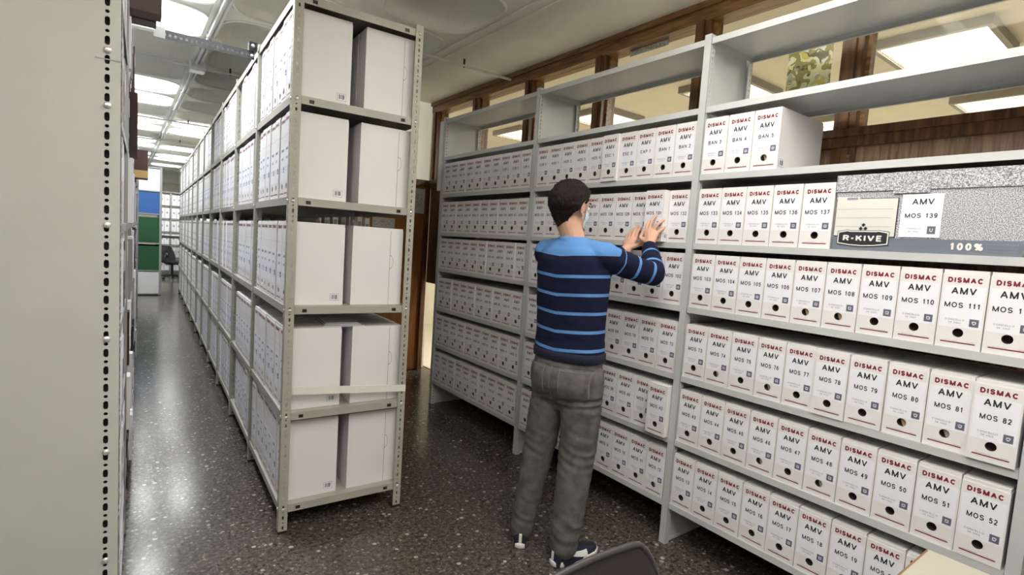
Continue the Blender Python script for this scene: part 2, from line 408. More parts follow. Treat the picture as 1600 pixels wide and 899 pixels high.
STROKES = {
 'A': (.80, [[(0,0),(.5,1),(1,0)], [(.19,.33),(.81,.33)]]), 'M': (.88, [[(0,0),(0,1),(.5,.0),(1,1),(1,0)]]), 'V': (.78, [[(0,1),(.5,0),(1,1)]]),
 'D': (.74, [[(0,0),(0,1),(.42,1)]+_arc(.42,.5,.58,.5,90,-90,10)[1:]+[(0,0)]]), 'I': (.10, [[(.5,0),(.5,1)]]),
 'S': (.66, [_arc(.5,.74,.48,.26,25,235,9)+_arc(.5,.26,.5,.26,70,-155,9)]), 'C': (.76, [_arc(.5,.5,.5,.5,42,318,14)]), 'O': (.80, [_arc(.5,.5,.5,.5,0,360,18)]),
 'G': (.80, [_arc(.5,.5,.5,.5,45,335,14)+[(1,.46),(.58,.46)]]), 'N': (.72, [[(0,0),(0,1),(1,0),(1,1)]]), 'E': (.60, [[(1,1),(0,1),(0,0),(1,0)], [(0,.52),(.9,.52)]]),
 'L': (.54, [[(0,1),(0,0),(1,0)]]), 'R': (.70, [[(0,0),(0,1),(.6,1)]+_arc(.6,.74,.4,.26,90,-90,7)[1:]+[(0,.48)], [(.55,.48),(1,0)]]),
 'P': (.66, [[(0,0),(0,1),(.6,1)]+_arc(.6,.73,.4,.27,90,-90,7)[1:]+[(0,.46)]]), 'H': (.72, [[(0,0),(0,1)], [(1,0),(1,1)], [(0,.5),(1,.5)]]),
 'B': (.68, [[(0,0),(0,1),(.6,1)]+_arc(.6,.76,.34,.24,90,-90,7)[1:]+[(0,.52)], [(.6,.52)]+_arc(.62,.26,.38,.26,90,-90,7)+[(0,0)]]),
 'K': (.72, [[(0,0),(0,1)], [(.95,1),(0,.36)], [(.36,.60),(1,0)]]), 'Y': (.74, [[(0,1),(.5,.45),(1,1)], [(.5,.45),(.5,0)]]), 'U': (.72, [[(0,1),(0,.3)]+_arc(.5,.3,.5,.3,180,360,8)+[(1,1)]]),
 '0': (.52, [_arc(.5,.5,.5,.5,0,360,18)]), '1': (.40, [[(.15,.76),(.62,1),(.62,0)]]), '2': (.52, [_arc(.5,.71,.48,.29,165,-38,9)+[(0,0),(1,0)]]),
 '3': (.52, [_arc(.48,.75,.44,.25,155,-85,8)+_arc(.48,.27,.52,.27,88,-155,9)]), '4': (.54, [[(.74,0),(.74,1),(0,.27),(1,.27)]]),
 '5': (.52, [[(.92,1),(.18,1),(.08,.50)]+_arc(.48,.32,.52,.32,140,-155,10)]), '6': (.52, _six), '7': (.50, [[(0,1),(1,1),(.34,0)]]),
 '8': (.52, [_arc(.5,.75,.43,.25,0,360,14), _arc(.5,.26,.5,.26,0,360,14)]), '9': (.52, [[(1-x, 1-y) for x, y in l] for l in _six]),
 '-': (.34, [[(0,.42),(1,.42)]]), "'": (.10, [[(.5,1),(.5,.7)]]), '%': (.80, [_arc(.2,.78,.2,.22,0,360,10), _arc(.8,.22,.2,.22,0,360,10), [(.2,0),(.8,1)]]), ' ': (.34, []),
}
_str = {}
def strokes(s, wt):
    """flat lettering of cap height 1 drawn with strokes of width wt"""
    if (s, wt) in _str: return _str[(s, wt)]
    vs, fs = [], []; x = 0; h = wt/2; gap = .16+wt*.25
    for ch in s:
        cw, lines = STROKES[ch]
        W_ = cw+wt*.5
        for ln in lines:
            p = [(x+h+a*(W_-wt), h+b*(1-wt)) for a, b in ln]
            for (ax, ay), (bx, by) in zip(p[:-1], p[1:]):
                l = sqrt((bx-ax)**2+(by-ay)**2) or 1; nx, ny = -(by-ay)/l*h, (bx-ax)/l*h
                ex, ey = (bx-ax)/l*h*.35, (by-ay)/l*h*.35
                o = len(vs); vs += [(ax-nx-ex, ay-ny-ey), (bx-nx+ex, by-ny+ey), (bx+nx+ex, by+ny+ey), (ax+nx-ex, ay+ny-ey)]; fs.append((o, o+1, o+2, o+3))
            for q, (jx, jy) in enumerate(p):
                if len(p) > 7 and q not in (0, len(p)-1): continue
                if ch in "AV7" or q in (0, len(p)-1): continue
                o = len(vs); vs += [(jx+h*cos(pi*k/3), jy+h*sin(pi*k/3)) for k in range(6)]; fs.append(tuple(range(o, o+6)))
        x += W_+gap
    w = x-gap
    _str[(s, wt)] = (vs, fs, w); return _str[(s, wt)]
def text(mb, s, cx, z0, h, mat, y=-.0009, wt=.15, width=None, stretch=1.0):
    """upright lettering facing -y, centred on cx, baseline z0, cap height h"""
    if any(c.islower() for c in s):
        vs, fs, w, hh = glyphs(s, 0.0); vs = [(a/hh, b/hh) for a, b in vs]; w /= hh
    else: vs, fs, w = strokes(s, wt)
    kx = width/w if width else h*stretch
    dep = [0]*len(vs)
    for q, f in enumerate(fs):
        for v_ in f: dep[v_] = q*1.5e-6
    mb.add([(cx+(a-w/2)*kx, y-d_, z0+b*h) for (a, b), d_ in zip(vs, dep)], fs, mat)

# ================================================================== SETTING
YB = 5.2             # end wall of the right-hand aisle
mb = MB(); mb.quad([(-4,-3.2,0),(7.2,-3.2,0),(7.2,19,0),(-4,19,0)], 'floor'); struct('floor', mb)
# ceiling: coffered field on the left, flat strip along the window wall
mb = MB(); lids = []
XC = [-.95, -.21, .53, 1.24, 1.95]
ks = range(-7, 20)
for ci in range(4):
    for k in ks:
        cx, cy = (XC[ci]+XC[ci+1])/2, CELLY(k)
        hx = (XC[ci+1]-XC[ci])/2; hy = .39
        # U = x, V = -y so that the normal looks down; the hole runs up
        inner = mb.holeplate((cx, cy, CEIL), (1,0,0), (0,-1,0), -hx, hx, -hy, hy, 0, 0, hx-.03, hy-.035, 3.2, 0, 'ceil', m=8)
        # moulded bead round the opening, then the sloping coffer wall up to the lid
        loop = inner+inner[:2]; mb.tube([Vector(((p.x-cx)*1.01+cx, (p.y-cy)*1.01+cy, CEIL)) for p in loop], .012, 'ceil', 6, cap=False)
        n = len(inner); up = []; mid = []
        for p in inner:
            d = p-Vector((cx, cy, CEIL))
            mid.append(Vector((cx+d.x*.93, cy+d.y*.93, CEIL+.06))); up.append(Vector((cx+d.x*.80, cy+d.y*.80, CEIL+.22)))
        mb.add(inner+mid, [(i, (i+1) % n, n+(i+1) % n, n+i) for i in range(n)], 'ceil')
        mb.add(mid+up, [(i, (i+1) % n, n+(i+1) % n, n+i) for i in range(n)], 'ceil')
        lit = (ci == 1 and k in LIT_LEFT) or (ci == 2 and k in LIT_MID)
        if lit: lids.append(up)
        else: mb.quad(up[::-1], 'ceil')
y0, y1 = CELLY(-7)-.39, CELLY(19)+.39
mb.quad([(-4,y0,CEIL),(-.95,y0,CEIL),(-.95,y1,CEIL),(-4,y1,CEIL)][::-1], 'ceil')
mb.box(1.95, 2.02, y0, y1, CEIL-.012, CEIL+.02, 'ceil')
mb.box(2.02, 2.05, y0, y1, CEIL-.022, CEIL+.02, 'ceil')
mb.box(2.05, XW+.02, y0, y1, CEIL, CEIL+.02, 'ceil')
mb.box(.47, .53, y0, y1, CEIL-.012, CEIL-.001, 'ceil')
mb.box(-4.2, XW+.02, y0, y1, CEIL+.36, CEIL+.4, 'ceil')
struct('ceiling', mb)
for i, up in enumerate(lids):
    mb = MB(); top = [p+Vector((0,0,.03)) for p in up]; n = len(up)
    mb.quad(up[::-1], 'sky'); mb.quad(top, 'sky'); mb.add(up+top, [(j, (j+1) % n, n+(j+1) % n, n+j) for j in range(n)], 'sky')
    struct('window_%d' % (i+20), mb)

# left, back and far walls
mb = MB(); mb.box(-4.1, -4, -3.2, 19, 0, CEIL+.3, 'white'); struct('wall_left', mb)
mb = MB(); mb.box(-4, 7.2, -3.3, -3.2, 0, CEIL+.3, 'white'); struct('wall_back', mb)
mb = MB(); mb.box(-4, 2.0, 18.6, 18.7, 0, CEIL+.3, 'wall'); struct('wall_far', mb)
mb = MB(); mb.box(1.62, 1.70, YB, 18.6, 0, CEIL, 'white'); struct('wall_partition', mb)
# end wall of the right aisle: white upper half, wooden door below the rail
mb = MB(); mb.box(1.62, 1.86, YB, YB+.08, 2.06, CEIL, 'wall'); mb.box(1.86, XW-.02, YB+.05, YB+.08, 2.06, CEIL, 'wall'); mb.box(XW-.02, XW+.1, YB, YB+.08, 2.06, CEIL, 'wall'); mb.box(1.62, 1.86, YB, YB+.08, 0, 2.06, 'door'); struct('wall_end', mb)
mb = MB(); mb.box(1.62, XW+.06, YB-.03, YB+.09, 2.0, 2.065, 'woodv'); struct('trim_1', mb)
mb = MB(); mb.box(1.87, XW-.03, YB+.005, YB+.02, 2.066, CEIL-.005, 'wallglow'); struct('window_60', mb)  # glowing panel added to brighten the upper end wall
mb = MB()
mb.box(1.86, XW-.07, YB, YB+.045, .01, 2.0, 'door')
d = struct('door_1', mb)
mb = MB(); mb.tube([(1.95, YB-.05, 1.04), (2.06, YB-.05, 1.04)], .009, 'bolt'); mb.tube([(1.95, YB, 1.04), (1.95, YB-.05, 1.04)], .01, 'bolt'); mb.box(1.92, 1.98, YB-.004, YB+.001, .95, 1.12, 'bolt')
obj('door_handle', mb, d)
mb = MB(); mb.box(XW-.07, XW-.02, YB-.035, YB+.09, 0, 2.0, 'woodv'); struct('trim_2', mb)

# window wall on the right: wooden frame, glass, panelled dado
mb = MB()
mb.box(XW, XW+.06, -3.2, 4.95, 0, 1.985, 'woodp'); mb.box(XW, XW+.06, 4.95, YB, .97, 1.985, 'woodv')
struct('wall_right', mb)
mb = MB()
mb.box(XW-.03, XW+.09, -3.2, YB, 1.985, 2.03, 'woodv'); mb.box(XW-.045, XW+.09, -3.2, YB, 2.03, 2.066, 'woodv')
struct('trim_3', mb)
mb = MB(); mb.box(XW-.03, XW+.09, -3.2, YB, 2.775, CEIL, 'wood'); mb.box(XW-.05, XW+.09, -3.2, YB, 2.845, CEIL, 'wood'); struct('trim_4', mb)
MULL = [4.33-.805*i for i in range(10)]
for i, y in enumerate([YB-.09]+MULL):
    mb = MB()
    mb.box(XW-.035, XW+.095, y-.045, y+.045, 2.066, 2.775, 'woodv')
    mb.box(XW-.05, XW-.035, y-.018, y+.018, 2.066, 2.775, 'woodv')
    struct('trim_%d' % (i+5), mb)
    # stiles on the dado below
    if i == 0: continue
    mb = MB(); mb.box(XW-.02, XW, y-.05, y+.05, .12, 1.985, 'woodv'); mb.box(XW-.028, XW-.02, y-.035, y-.02, .12, 1.95, 'wood')
    struct('trim_%d' % (i+25), mb)
edges = [YB-.09]+MULL
for i in range(len(edges)-1):
    mb = MB(); mb.box(XW+.025, XW+.031, edges[i+1]+.045, edges[i]-.045, 2.066, 2.775, 'glass'); struct('window_%d' % (i+1), mb)
    mb = MB()
    for ya, yb in ((edges[i+1]+.045, edges[i+1]+.062), (edges[i]-.062, edges[i]-.045)):
        mb.box(XW+.005, XW+.05, ya, yb, 2.066, 2.775, 'wood')
    struct('trim_%d' % (i+45), mb)
mb = MB(); mb.box(XW-.02, XW, -3.2, 4.95, 0, .12, 'woodv'); struct('baseboard_right', mb)
# the office behind the glass
mb = MB(); mb.box(7.1, 7.2, -3.2, 8, 0, CEIL+.05, 'owall'); struct('wall_office_right', mb)
mb = MB(); mb.box(XW, 7.2, 8, 8.1, 0, CEIL+.05, 'owall'); struct('wall_office_far', mb)
mb = MB(); mb.box(XW+.08, 7.1, -3.2, 8, .001, .006, 'owall'); struct('floor_office_bounce', mb)  # pale sheet added out of view to bounce light onto the office ceiling
mb = MB(); mb.box(XW+.02, 7.2, -3.2, 8, CEIL, CEIL+.05, 'owall')
struct('ceiling_office', mb)
mb = MB(); mb.box(XW, XW+.06, YB+.08, 8, 0, CEIL, 'owall'); struct('wall_office_left', mb)
def luminaire(x, y, label):
    r = empty('ceiling_light', (x, y, CEIL), label=label, cat='ceiling light', group='recessed square lamps in the office behind the glass')
    mb = MB(); h = .30
    for a, b, c, d_ in ((-h,-h+.03,-h,h),(h-.03,h,-h,h),(-h+.03,h-.03,-h,-h+.03),(-h+.03,h-.03,h-.03,h)):
        mb.box(a, b, c, d_, -.055, -.001, 'greyb')
    obj('frame', mb, r)
    mb = MB(); mb.box(-h+.03, h-.03, -h+.03, h-.03, -.03, -.02, 'tube'); obj('diffuser', mb, r)
    mb = MB()
    for i in range(12):
        xx = -h+.03+(i+.5)*(2*h-.06)/12; mb.box(xx-.002, xx+.002, -h+.03, h-.03, -.05, -.03, 'bolt')
    obj('louvre', mb, r)
lumlab = ['large lit square lamp behind the glass, above the speckled file box',
          'lit office lamp behind the glass just left of the yellow poster', 'lit office lamp behind the glass above the rows of the middle bay',
          'smaller lit office lamp low behind the wooden rail at right', 'lit lamp deeper in the office behind the middle shelving bay',
          'farthest lit lamp deep in the office behind the glass', 'lit office lamp behind the glass of the far shelving bay']
for (x, y), l in zip(OFFICE, lumlab): luminaire(x, y, l)
for i, (x, y) in enumerate(LAMPS):
    r = empty('room_lamp', (x, y, LAMP_Z), label=['hanging lamp above the office chair', 'hanging lamp behind the camera over the desk', 'added unseen lamp nearest the right-hand shelving', 'hanging lamp in the left corner of the room'][i], cat='ceiling light', group='lamps hanging in the near room')
    mb = MB(); mb.box(-.3, -.27, -.6, .6, 0, .06, 'white'); mb.box(.27, .3, -.6, .6, 0, .06, 'white'); mb.box(-.27, .27, -.6, -.57, 0, .06, 'white'); mb.box(-.27, .27, .57, .6, 0, .06, 'white'); obj('housing', mb, r)
    mb = MB(); mb.box(-.27, .27, -.57, .57, .004, .01, 'tubew'); obj('diffuser', mb, r)
    for q in (-.4, .4):
        mb = MB(); mb.tube([(0, q, .01), (0, q, CEIL-LAMP_Z-.012)], .004, 'bolt', 6); obj('hanger', mb, r)

# posters
mb = MB(); mb.box(-.0015, .0015, -.105, .105, 0, .19, 'pic')
for k, (s, z) in enumerate((('2 DE MAYO', .105), ('LIVDA', .09))):
    t = MB(); text(t, s, 0, 0, .012, 'ink', y=0)
    mb.add([(-.0022, .03-(x), v+z) for x, yy, v in t.v], [tuple(f) for f in t.f], 'ink')
tag(obj('poster', mb, loc=(XW+.045, 1.335, 2.31)), 'yellow and olive printed poster taped behind the glass above the middle of the right bay', 'poster')
mb = MB(); mb.box(-.0015, .0015, -.155, .155, 0, .05, 'drawing'); mb.box(-.0015, .0015, -.09, .155, .05, .075, 'drawing')
tag(obj('paper_notice', mb, loc=(XW+.04, 2.36, 2.74)), 'pale notice strip with dark print stuck on the glass above the middle bay', 'notice')
mb = MB(); mb.box(-.075, .075, -.0015, .0015, 0, .26, 'formp'); mb.box(-.05, .04, -.0025, -.0015, .07, .21, 'drawing')
tag(obj('paper_notice', mb, loc=(2.54, YB-.003, 1.71)), 'white sheet with a black ink drawing pinned to the wooden door beside the rack post', 'notice')
mb = MB(); mb.box(-.12, .12, -.0015, .0015, 0, .10, 'formp'); mb.box(-.11, .11, -.0025, -.0015, .022, .09, 'drawing')
tag(obj('paper_notice', mb, loc=(2.16, YB-.003, 1.53)), 'small grey printed card on the door seen through the gap in the rack', 'notice')

# conduits and junction box on the ceiling
CC = CEIL-.012
mb = MB(); mb.tube([(.515, 3.0, CC-.022), (.515, 17.5, CC-.022)], .012, 'conduit'); mb.tube([(.545, 3.0, CC-.022), (.545, 17.5, CC-.022)], .009, 'conduit')
for y in [3.6+1.1*i for i in range(12)]: mb.box(.497, .56, y-.012, y+.012, CC-.036, CC, 'bolt')
tag(obj('conduit_pipe', mb), 'grey twin conduit running along the ceiling beam over the left aisle', 'pipe')
for y, xa, xb, lab in ((5.62, -.3, 1.3, 'thin grey conduit crossing the ceiling at the junction box'), (8.85, -.9, 1.5, 'grey conduit crossing the ceiling beyond the junction box'), (11.1, -.9, 1.6, 'grey conduit crossing the far ceiling of the aisle'), (3.76, 1.2, XW-.05, 'thin conduit crossing the ceiling strip from rack to the wooden window frame')):
    mb = MB(); mb.tube([(xa, y, CC-.04), (xb, y, CC-.04)], .011, 'conduit')
    mb.tube([(xa+(xb-xa)*.68, y, CC-.053), (xa+(xb-xa)*.68, y, CEIL-.001)], .008, 'black', 8)
    tag(obj('conduit_pipe', mb), lab, 'pipe')
mb = MB(); mb.box(.46, .59, 5.58, 5.72, CC-.07, CC-.0, 'conduit'); mb.box(.47, .58, 5.59, 5.71, CC-.076, CC-.07, 'bolt')
for q in (.49, .525, .56): mb.tube([(q, 5.60, CC-.035), (q, 5.565, CC-.035)], .012, 'conduit', 8)
tag(obj('junction_box', mb), 'pale junction box on the ceiling beam where two conduits cross', 'junction box')

# ================================================================== RIGHT SHELVING
XR = 2.19; XD = 2.545
L = [.1879, .5104, .8323, 1.1709, 1.477, 1.8013, 2.1137, 2.4279]
YP = [4.069, 2.814, 1.564, .314]          # left edges of the front posts
LIP = .028; PW = .036
def slots_strip(mb, O, U, V, w, z0, z1, pitch, cx, sw, sl, t, mat, dot=True, back=True, m=3):
    """perforated strip of width w from height z0 to z1 with alternating slots and dots"""
    z = z0
    while z < z1-1e-6:
        e = min(z+pitch, z1)
        if e-z < pitch*.99:
            O2 = Vector(O); U2, V2 = Vector(U), Vector(V); N2 = U2.cross(V2)
            a = [O2+U2*p+V2*q for p, q in ((0,z),(w,z),(w,e),(0,e))]; mb.quad(a, mat)
        else:
            h = pitch*.62
            mb.holeplate(O, U, V, 0, w, z, z+h, cx, z+h/2, sw/2, sl/2, 4, t, mat, m=m, back=back)
            if dot: mb.holeplate(O, U, V, 0, w, z+h, e, cx, (z+h+e)/2, sw*.42, sw*.42, 2, t, mat, m=m-1, back=back)
            else: mb.holeplate(O, U, V, 0, w, z+h, e, cx, (z+h+e)/2, sw/2, pitch*.14, 3, t, mat, m=2, back=back)
        z = e
shelving = empty('metal_shelving', (XR, YP[1], 0), label='long light grey metal shelving run of three bays along the window wall', cat='shelving')
off = Vector((XR, YP[1], 0))
TOP = 2.475
def local(mb, o=off):
    mb.v = [(v[0]-o.x, v[1]-o.y, v[2]-o.z) for v in mb.v]; return mb
for j, y in enumerate(YP):
    yc = y-PW/2
    mb = MB(); mb.box(XR+.03, XD-.03, yc-.0015, yc+.0015, .005, TOP-.02, 'shelf'); mb.box(XR+.03, XD-.03, yc-.006, yc+.006, 0, .012, 'shelf')
    sp = obj('side_panel', local(mb), shelving)
    for nm, xa, sgn in (('front_post', XR-.003, 1), ('rear_post', XD+.003, -1)):
        mb = MB()
        xb = xa+sgn*.0025
        mb.box(min(xa, xb), max(xa, xb), y-PW, y, 0, TOP, 'shelf')
        for fy, nrm in ((y-PW, -1), (y, 1)):
            # perforated flanges along the depth, facing +-y
            if nrm < 0: O, U = (min(xa, xa+sgn*.034), fy, 0), (1, 0, 0)
            else: O, U = (max(xa, xa+sgn*.034), fy, 0), (-1, 0, 0)
            slots_strip(mb, O, U, (0, 0, 1), .034, 0, TOP-.002, .05, .02, .007, .016, .0015, 'shelf', dot=False)
        obj(nm, local(mb), sp)
for b in range(3):
    ya, yb = YP[b+1]+.001, YP[b]-PW-.001
    for k, z in enumerate(L):
        mb = MB()
        mb.box(XR, XD, ya, yb, z+LIP-.003, z+LIP, 'shelf')
        mb.box(XR, XR+.002, ya, yb, z, z+LIP-.003, 'shelf'); mb.box(XR+.002, XR+.012, ya, yb, z, z+.002, 'shelf')
        mb.box(XD-.002, XD, ya, yb, z, z+LIP-.003, 'shelf'); mb.box(XD-.012, XD-.002, ya, yb, z, z+.002, 'shelf')
        mb.box(XR+.002, XD-.002, ya, ya+.002, z, z+LIP-.003, 'shelf'); mb.box(XR+.002, XD-.002, yb-.002, yb, z, z+LIP-.003, 'shelf')
        obj('shelf', local(mb), shelving)
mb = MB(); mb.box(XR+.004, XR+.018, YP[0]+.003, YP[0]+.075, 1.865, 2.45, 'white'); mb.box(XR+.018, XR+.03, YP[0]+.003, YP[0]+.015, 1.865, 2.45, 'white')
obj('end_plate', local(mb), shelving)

# ------------------------------------------------------------------ archive boxes
BW, BH, BD = .1175, .2560, .375
def box_body(w, h, d, hz, side=0, titlez=None, linez=None, seam=0):
    """cardboard body: front with a finger hole and printing; origin at the base, middle of the front"""
    mb = MB(); x0, x1 = -w/2, w/2; lid = h-.012
    r = .0145; q = .021
    F = lambda a, b, c, e: mb.quad([(a,0,c),(b,0,c),(b,0,e),(a,0,e)], 'card')
    cxh = -.002
    F(x0, x1, 0, hz-q); F(x0, x1, hz+q, lid); F(x0, cxh-q, hz-q, hz+q); F(cxh+q, x1, hz-q, hz+q)
    mb.holeplate((0,0,0), (1,0,0), (0,0,1), cxh-q, cxh+q, hz-q, hz+q, cxh, hz, r, r, 2, .003, 'card', m=4)
    mb.quad([(x0,d,0),(x0,0,0),(x0,0,lid),(x0,d,lid)], 'card'); mb.quad([(x1,0,0),(x1,d,0),(x1,d,lid),(x1,0,lid)], 'card')
    mb.quad([(x1,d,0),(x0,d,0),(x0,d,lid),(x1,d,lid)], 'card'); mb.quad([(x0,d,0),(x1,d,0),(x1,0,0),(x0,0,0)], 'card')
    e = .0015
    mb.add([(x0,0,lid),(x1,0,lid),(x1,d,lid),(x0,d,lid),(x0+e,e,lid),(x1-e,e,lid),(x1-e,d-e,lid),(x0+e,d-e,lid)], [(0,1,5,4),(1,2,6,5),(2,3,7,6),(3,0,4,7)], 'card')
    mb.box(x0+e, x1-e, e, d-e, lid, h, 'card')
    tz = titlez if titlez else h*.838
    text(mb, 'DISMAC', 0, tz, .0175, 'red', y=-.0004, wt=.27, width=w*.76)
    text(mb, "'", w*.375, tz+.011, .005, 'red', y=-.0004)
    lz = linez or h*.068
    mb.box(x0+w*.12, x1-w*.12, -.0004, 0, lz, lz+.0038, 'red')
    mb.box(x1-w*.3, x1-w*.15, -.0003, 0, lz+.0065, lz+.0072, 'inkgrey'); mb.box(x0+w*.2, x0+w*.5, -.0003, 0, lz+.0065, lz+.0072, 'inkgrey')
    if seam: mb.box(x0, x1, -.0003, 0, seam, seam+.0007, 'inkgrey')
    return mb
def barcode(mb, o, U, wmat='paper'):
    """little bar code panel on a side, o lower left corner, U horizontal direction"""
    o, U = Vector(o), Vector(U); Z = Vector((0,0,1)); nn = U.cross(Z)*.0004
    R_ = lambda a, b, c, e, m, k: mb.quad([o+U*a+Z*c+nn*k, o+U*b+Z*c+nn*k, o+U*b+Z*e+nn*k, o+U*a+Z*e+nn*k], m)
    R_(0, .042, 0, .032, 'ink', 1); R_(.001, .041, .001, .031, 'paper', 2)
    x = .006; rr = random.Random(3)
    while x < .035:
        wd = rr.choice((.0012, .002, .003)); R_(x, x+wd, .006, .027, 'ink', 3); x += wd+rr.choice((.0014, .002, .0028))
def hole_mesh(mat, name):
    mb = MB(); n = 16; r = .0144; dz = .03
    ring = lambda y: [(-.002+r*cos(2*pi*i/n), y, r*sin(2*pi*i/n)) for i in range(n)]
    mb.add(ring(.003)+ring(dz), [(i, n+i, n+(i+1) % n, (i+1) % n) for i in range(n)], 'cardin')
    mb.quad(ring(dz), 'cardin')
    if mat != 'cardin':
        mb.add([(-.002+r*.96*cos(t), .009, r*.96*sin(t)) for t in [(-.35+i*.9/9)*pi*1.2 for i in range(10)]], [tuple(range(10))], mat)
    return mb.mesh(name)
HZ = BH*.20
bodyA = box_body(BW, BH, BD, HZ).mesh('archive_box')
mbx = box_body(BW, BH, BD, HZ); barcode(mbx, (BW/2, .012, .012), (0,1,0)); bodyB = mbx.mesh('archive_box')
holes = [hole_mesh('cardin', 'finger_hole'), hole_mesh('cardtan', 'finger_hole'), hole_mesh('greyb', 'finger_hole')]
def label_mesh(series, num, w=BW, h=BH, small=False):
    mb = MB(); z0, z1 = h*.265, h*.80
    mb.box(-w*.46, w*.46, -.0004, 0, z0, z1, 'paper')
    text(mb, 'AMV', 0, h*.690, h*.090, 'ink', wt=.19, width=w*.54)
    t = ('%s %s' % (series, num)).strip()
    text(mb, t, 0, h*.520, h*.068, 'ink', wt=.175, width=w*{5: .56, 6: .64, 7: .78}.get(len(t), .6))
    text(mb, 'CONCELLO', -w*.12, h*.355, h*.022, 'inkgrey', width=w*.42)
    text(mb, 'DE VIGO', -w*.12, h*.318, h*.020, 'inkgrey', width=w*.26)
    ex, ez, es = w*.30, h*.295, h*.092
    mb.box(ex-es*.5, ex+es*.5, -.0007, -.0004, ez, ez+es*1.05, 'emblem')
    mb.box(ex-es*.22, ex+es*.22, -.0011, -.0007, ez+es*.28, ez+es*.42, 'paper'); mb.box(ex-es*.22, ex-es*.12, -.0011, -.0007, ez+es*.28, ez+es*.72, 'paper')
    mb.box(ex+es*.12, ex+es*.22, -.0011, -.0007, ez+es*.28, ez+es*.72, 'paper'); mb.box(ex-es*.22, ex+es*.1, -.0011, -.0007, ez+es*.64, ez+es*.74, 'paper')
    return mb.mesh('paper_label')
rb = random.Random(11)
def archive_box(y_left, z, series, num, label, group, dx=0.0, h=1, side=False, rot=0):
    o = place('archive_box', bodyB if side else bodyA, loc=(XR+.003+dx, y_left-BW/2-.001, z), rz=-pi/2+rot)
    tag(o, label, 'archive box', group)
    place('paper_label', label_mesh(series, num), o)
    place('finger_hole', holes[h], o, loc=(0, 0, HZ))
    return o
BAYN = ['far', 'middle', 'near']
start = [None, 2.770, 1.524]
rows = {}
names0 = [('VAL', i) for i in range(1, 9)]+[('MOS', 1), ('MOS', 2)]
rows[(0,0)] = names0
for lv, a in ((1, 23), (2, 53), (3, 83), (4, 113)): rows[(0,lv)] = [('MOS', a+i) for i in range(10)]
rows[(0,5)] = [('NES', 8), ('NES', 9), ('NES', 10), ('NES', 11), ('NES', 12), ('NES', 13), ('COR', 1), ('COR', 2), ('COR', 3), ('COR', 4)]
for lv, a in ((0, 3), (1, 33), (2, 63), (3, 93), (4, 123)): rows[(1,lv)] = [('MOS', a+i) for i in range(10)]
rows[(1,5)] = [('COR', 5), ('HOS', 1), ('HOS', 2), ('HOS', 3), ('HOS', 4), ('ESC', 1), ('ESC', 2), ('CAP', 1), ('BAN', 1), ('BAN', 2)]
for lv, a in ((0, 13), (1, 43), (2, 73), (3, 103)): rows[(2,lv)] = [('MOS', a+i) for i in range(10)]
rows[(2,4)] = [('MOS', 133+i) for i in range(5)]
rows[(2,5)] = [('BAN', 3), ('BAN', 4), ('BAN', 5)]
PULL = {42: -.035, 78: -.008, 79: -.004, 82: -.012, 52: -.004, 12: -.003, 131: -.036}
TANH = {107: 1, 108: 1, 80: 1, 76: 1, 81: 2, 74: 2, 46: 2, 48: 2, 12: 2, 48: 2}
shelfname = ['bottom', 'second-lowest', 'third', 'fourth', 'fifth', 'top filled']
for (b, lv), lst in sorted(rows.items()):
    for i, (s, n) in enumerate(lst):
        yl = (4.069-PW-.004 if b == 0 else start[b]) - .1202*i
        dx = PULL.get(n, 0) if s == 'MOS' else (-.012 if (s, n) == ('ESC', 1) else 0)
        if dx == 0: dx = rb.uniform(0, .004)
        side = (s, n) in (('BAN', 5), ('MOS', 131))
        hv = TANH.get(n, 0) if s == 'MOS' else (1 if rb.random() < .12 else 0)
        if b == 0 and rb.random() < .3: hv = 2
        if b == 0:
            lab = 'white archive box %s from the left on the %s shelf of the far bay' % (ORD[i], shelfname[lv])
        else:
            lab = 'white archive box labelled AMV %s %d on the %s shelf of the %s bay' % (s, n, shelfname[lv], BAYN[b])
        if n == 131 and s == 'MOS': lab = 'white archive box labelled AMV MOS 131, pulled forward under the man\'s hands'
        archive_box(yl, L[lv]+LIP+.0005, s, n, lab, 'archive boxes on the right shelving', dx, hv, side)

# large speckled cardboard file box with lid
ry0, ry1 = .921, .375; rw = ry0-ry1; rz0 = L[4]+LIP+.001; rh = .278
rk = empty('file_box', (XR+.004, ry0-rw/2, rz0), -pi/2, label='wide grey speckled cardboard file box with lid beside box MOS 137', cat='file box')
mb = MB(); mb.box(-rw/2+.004, rw/2-.004, .003, .37, 0, rh-.03, 'speck'); mb.box(-rw/2+.004, rw/2-.004, .0024, .003, 0, .047, 'slate')
obj('body', mb, rk)
mb = MB(); lz = rh-.062
mb.box(-rw/2, rw/2, -.0015, .0015, lz, rh, 'speck'); mb.box(-rw/2, rw/2, .0015, .376, rh-.003, rh, 'speck'); mb.box(-rw/2, -rw/2+.003, .0015, .376, lz, rh-.003, 'speck'); mb.box(rw/2-.003, rw/2, .0015, .376, lz, rh-.003, 'speck'); mb.box(-rw/2, rw/2, .373, .376, lz, rh-.003, 'speck')
mb.box(-.085, .022, -.0045, -.0015, lz-.012, rh, 'speck')
obj('lid', mb, rk)
mb = MB(); fx0, fx1, fz0, fz1 = -rw/2+.008, -.068, .052, .188
mb.box(fx0-.002, fx1+.003, .0012, .003, fz0-.003, fz1+.002, 'ink'); mb.box(fx0, fx1, .0006, .0012, fz0, fz1, 'formp')
mb.box(fx0, fx0+.075, .0006, .0012, fz1, fz1+.009, 'formp'); mb.box(fx0+.033, fx0+.07, .0003, .0006, fz1-.003, fz1+.006, 'inkgrey')
for q in (.034, .066, .098): mb.box(fx0+.004, fx1-.012, .0003, .0006, fz0+q, fz0+q+.0012, 'inkgrey')
obj('form_panel', mb, rk)
mb = MB(); cx = -.167
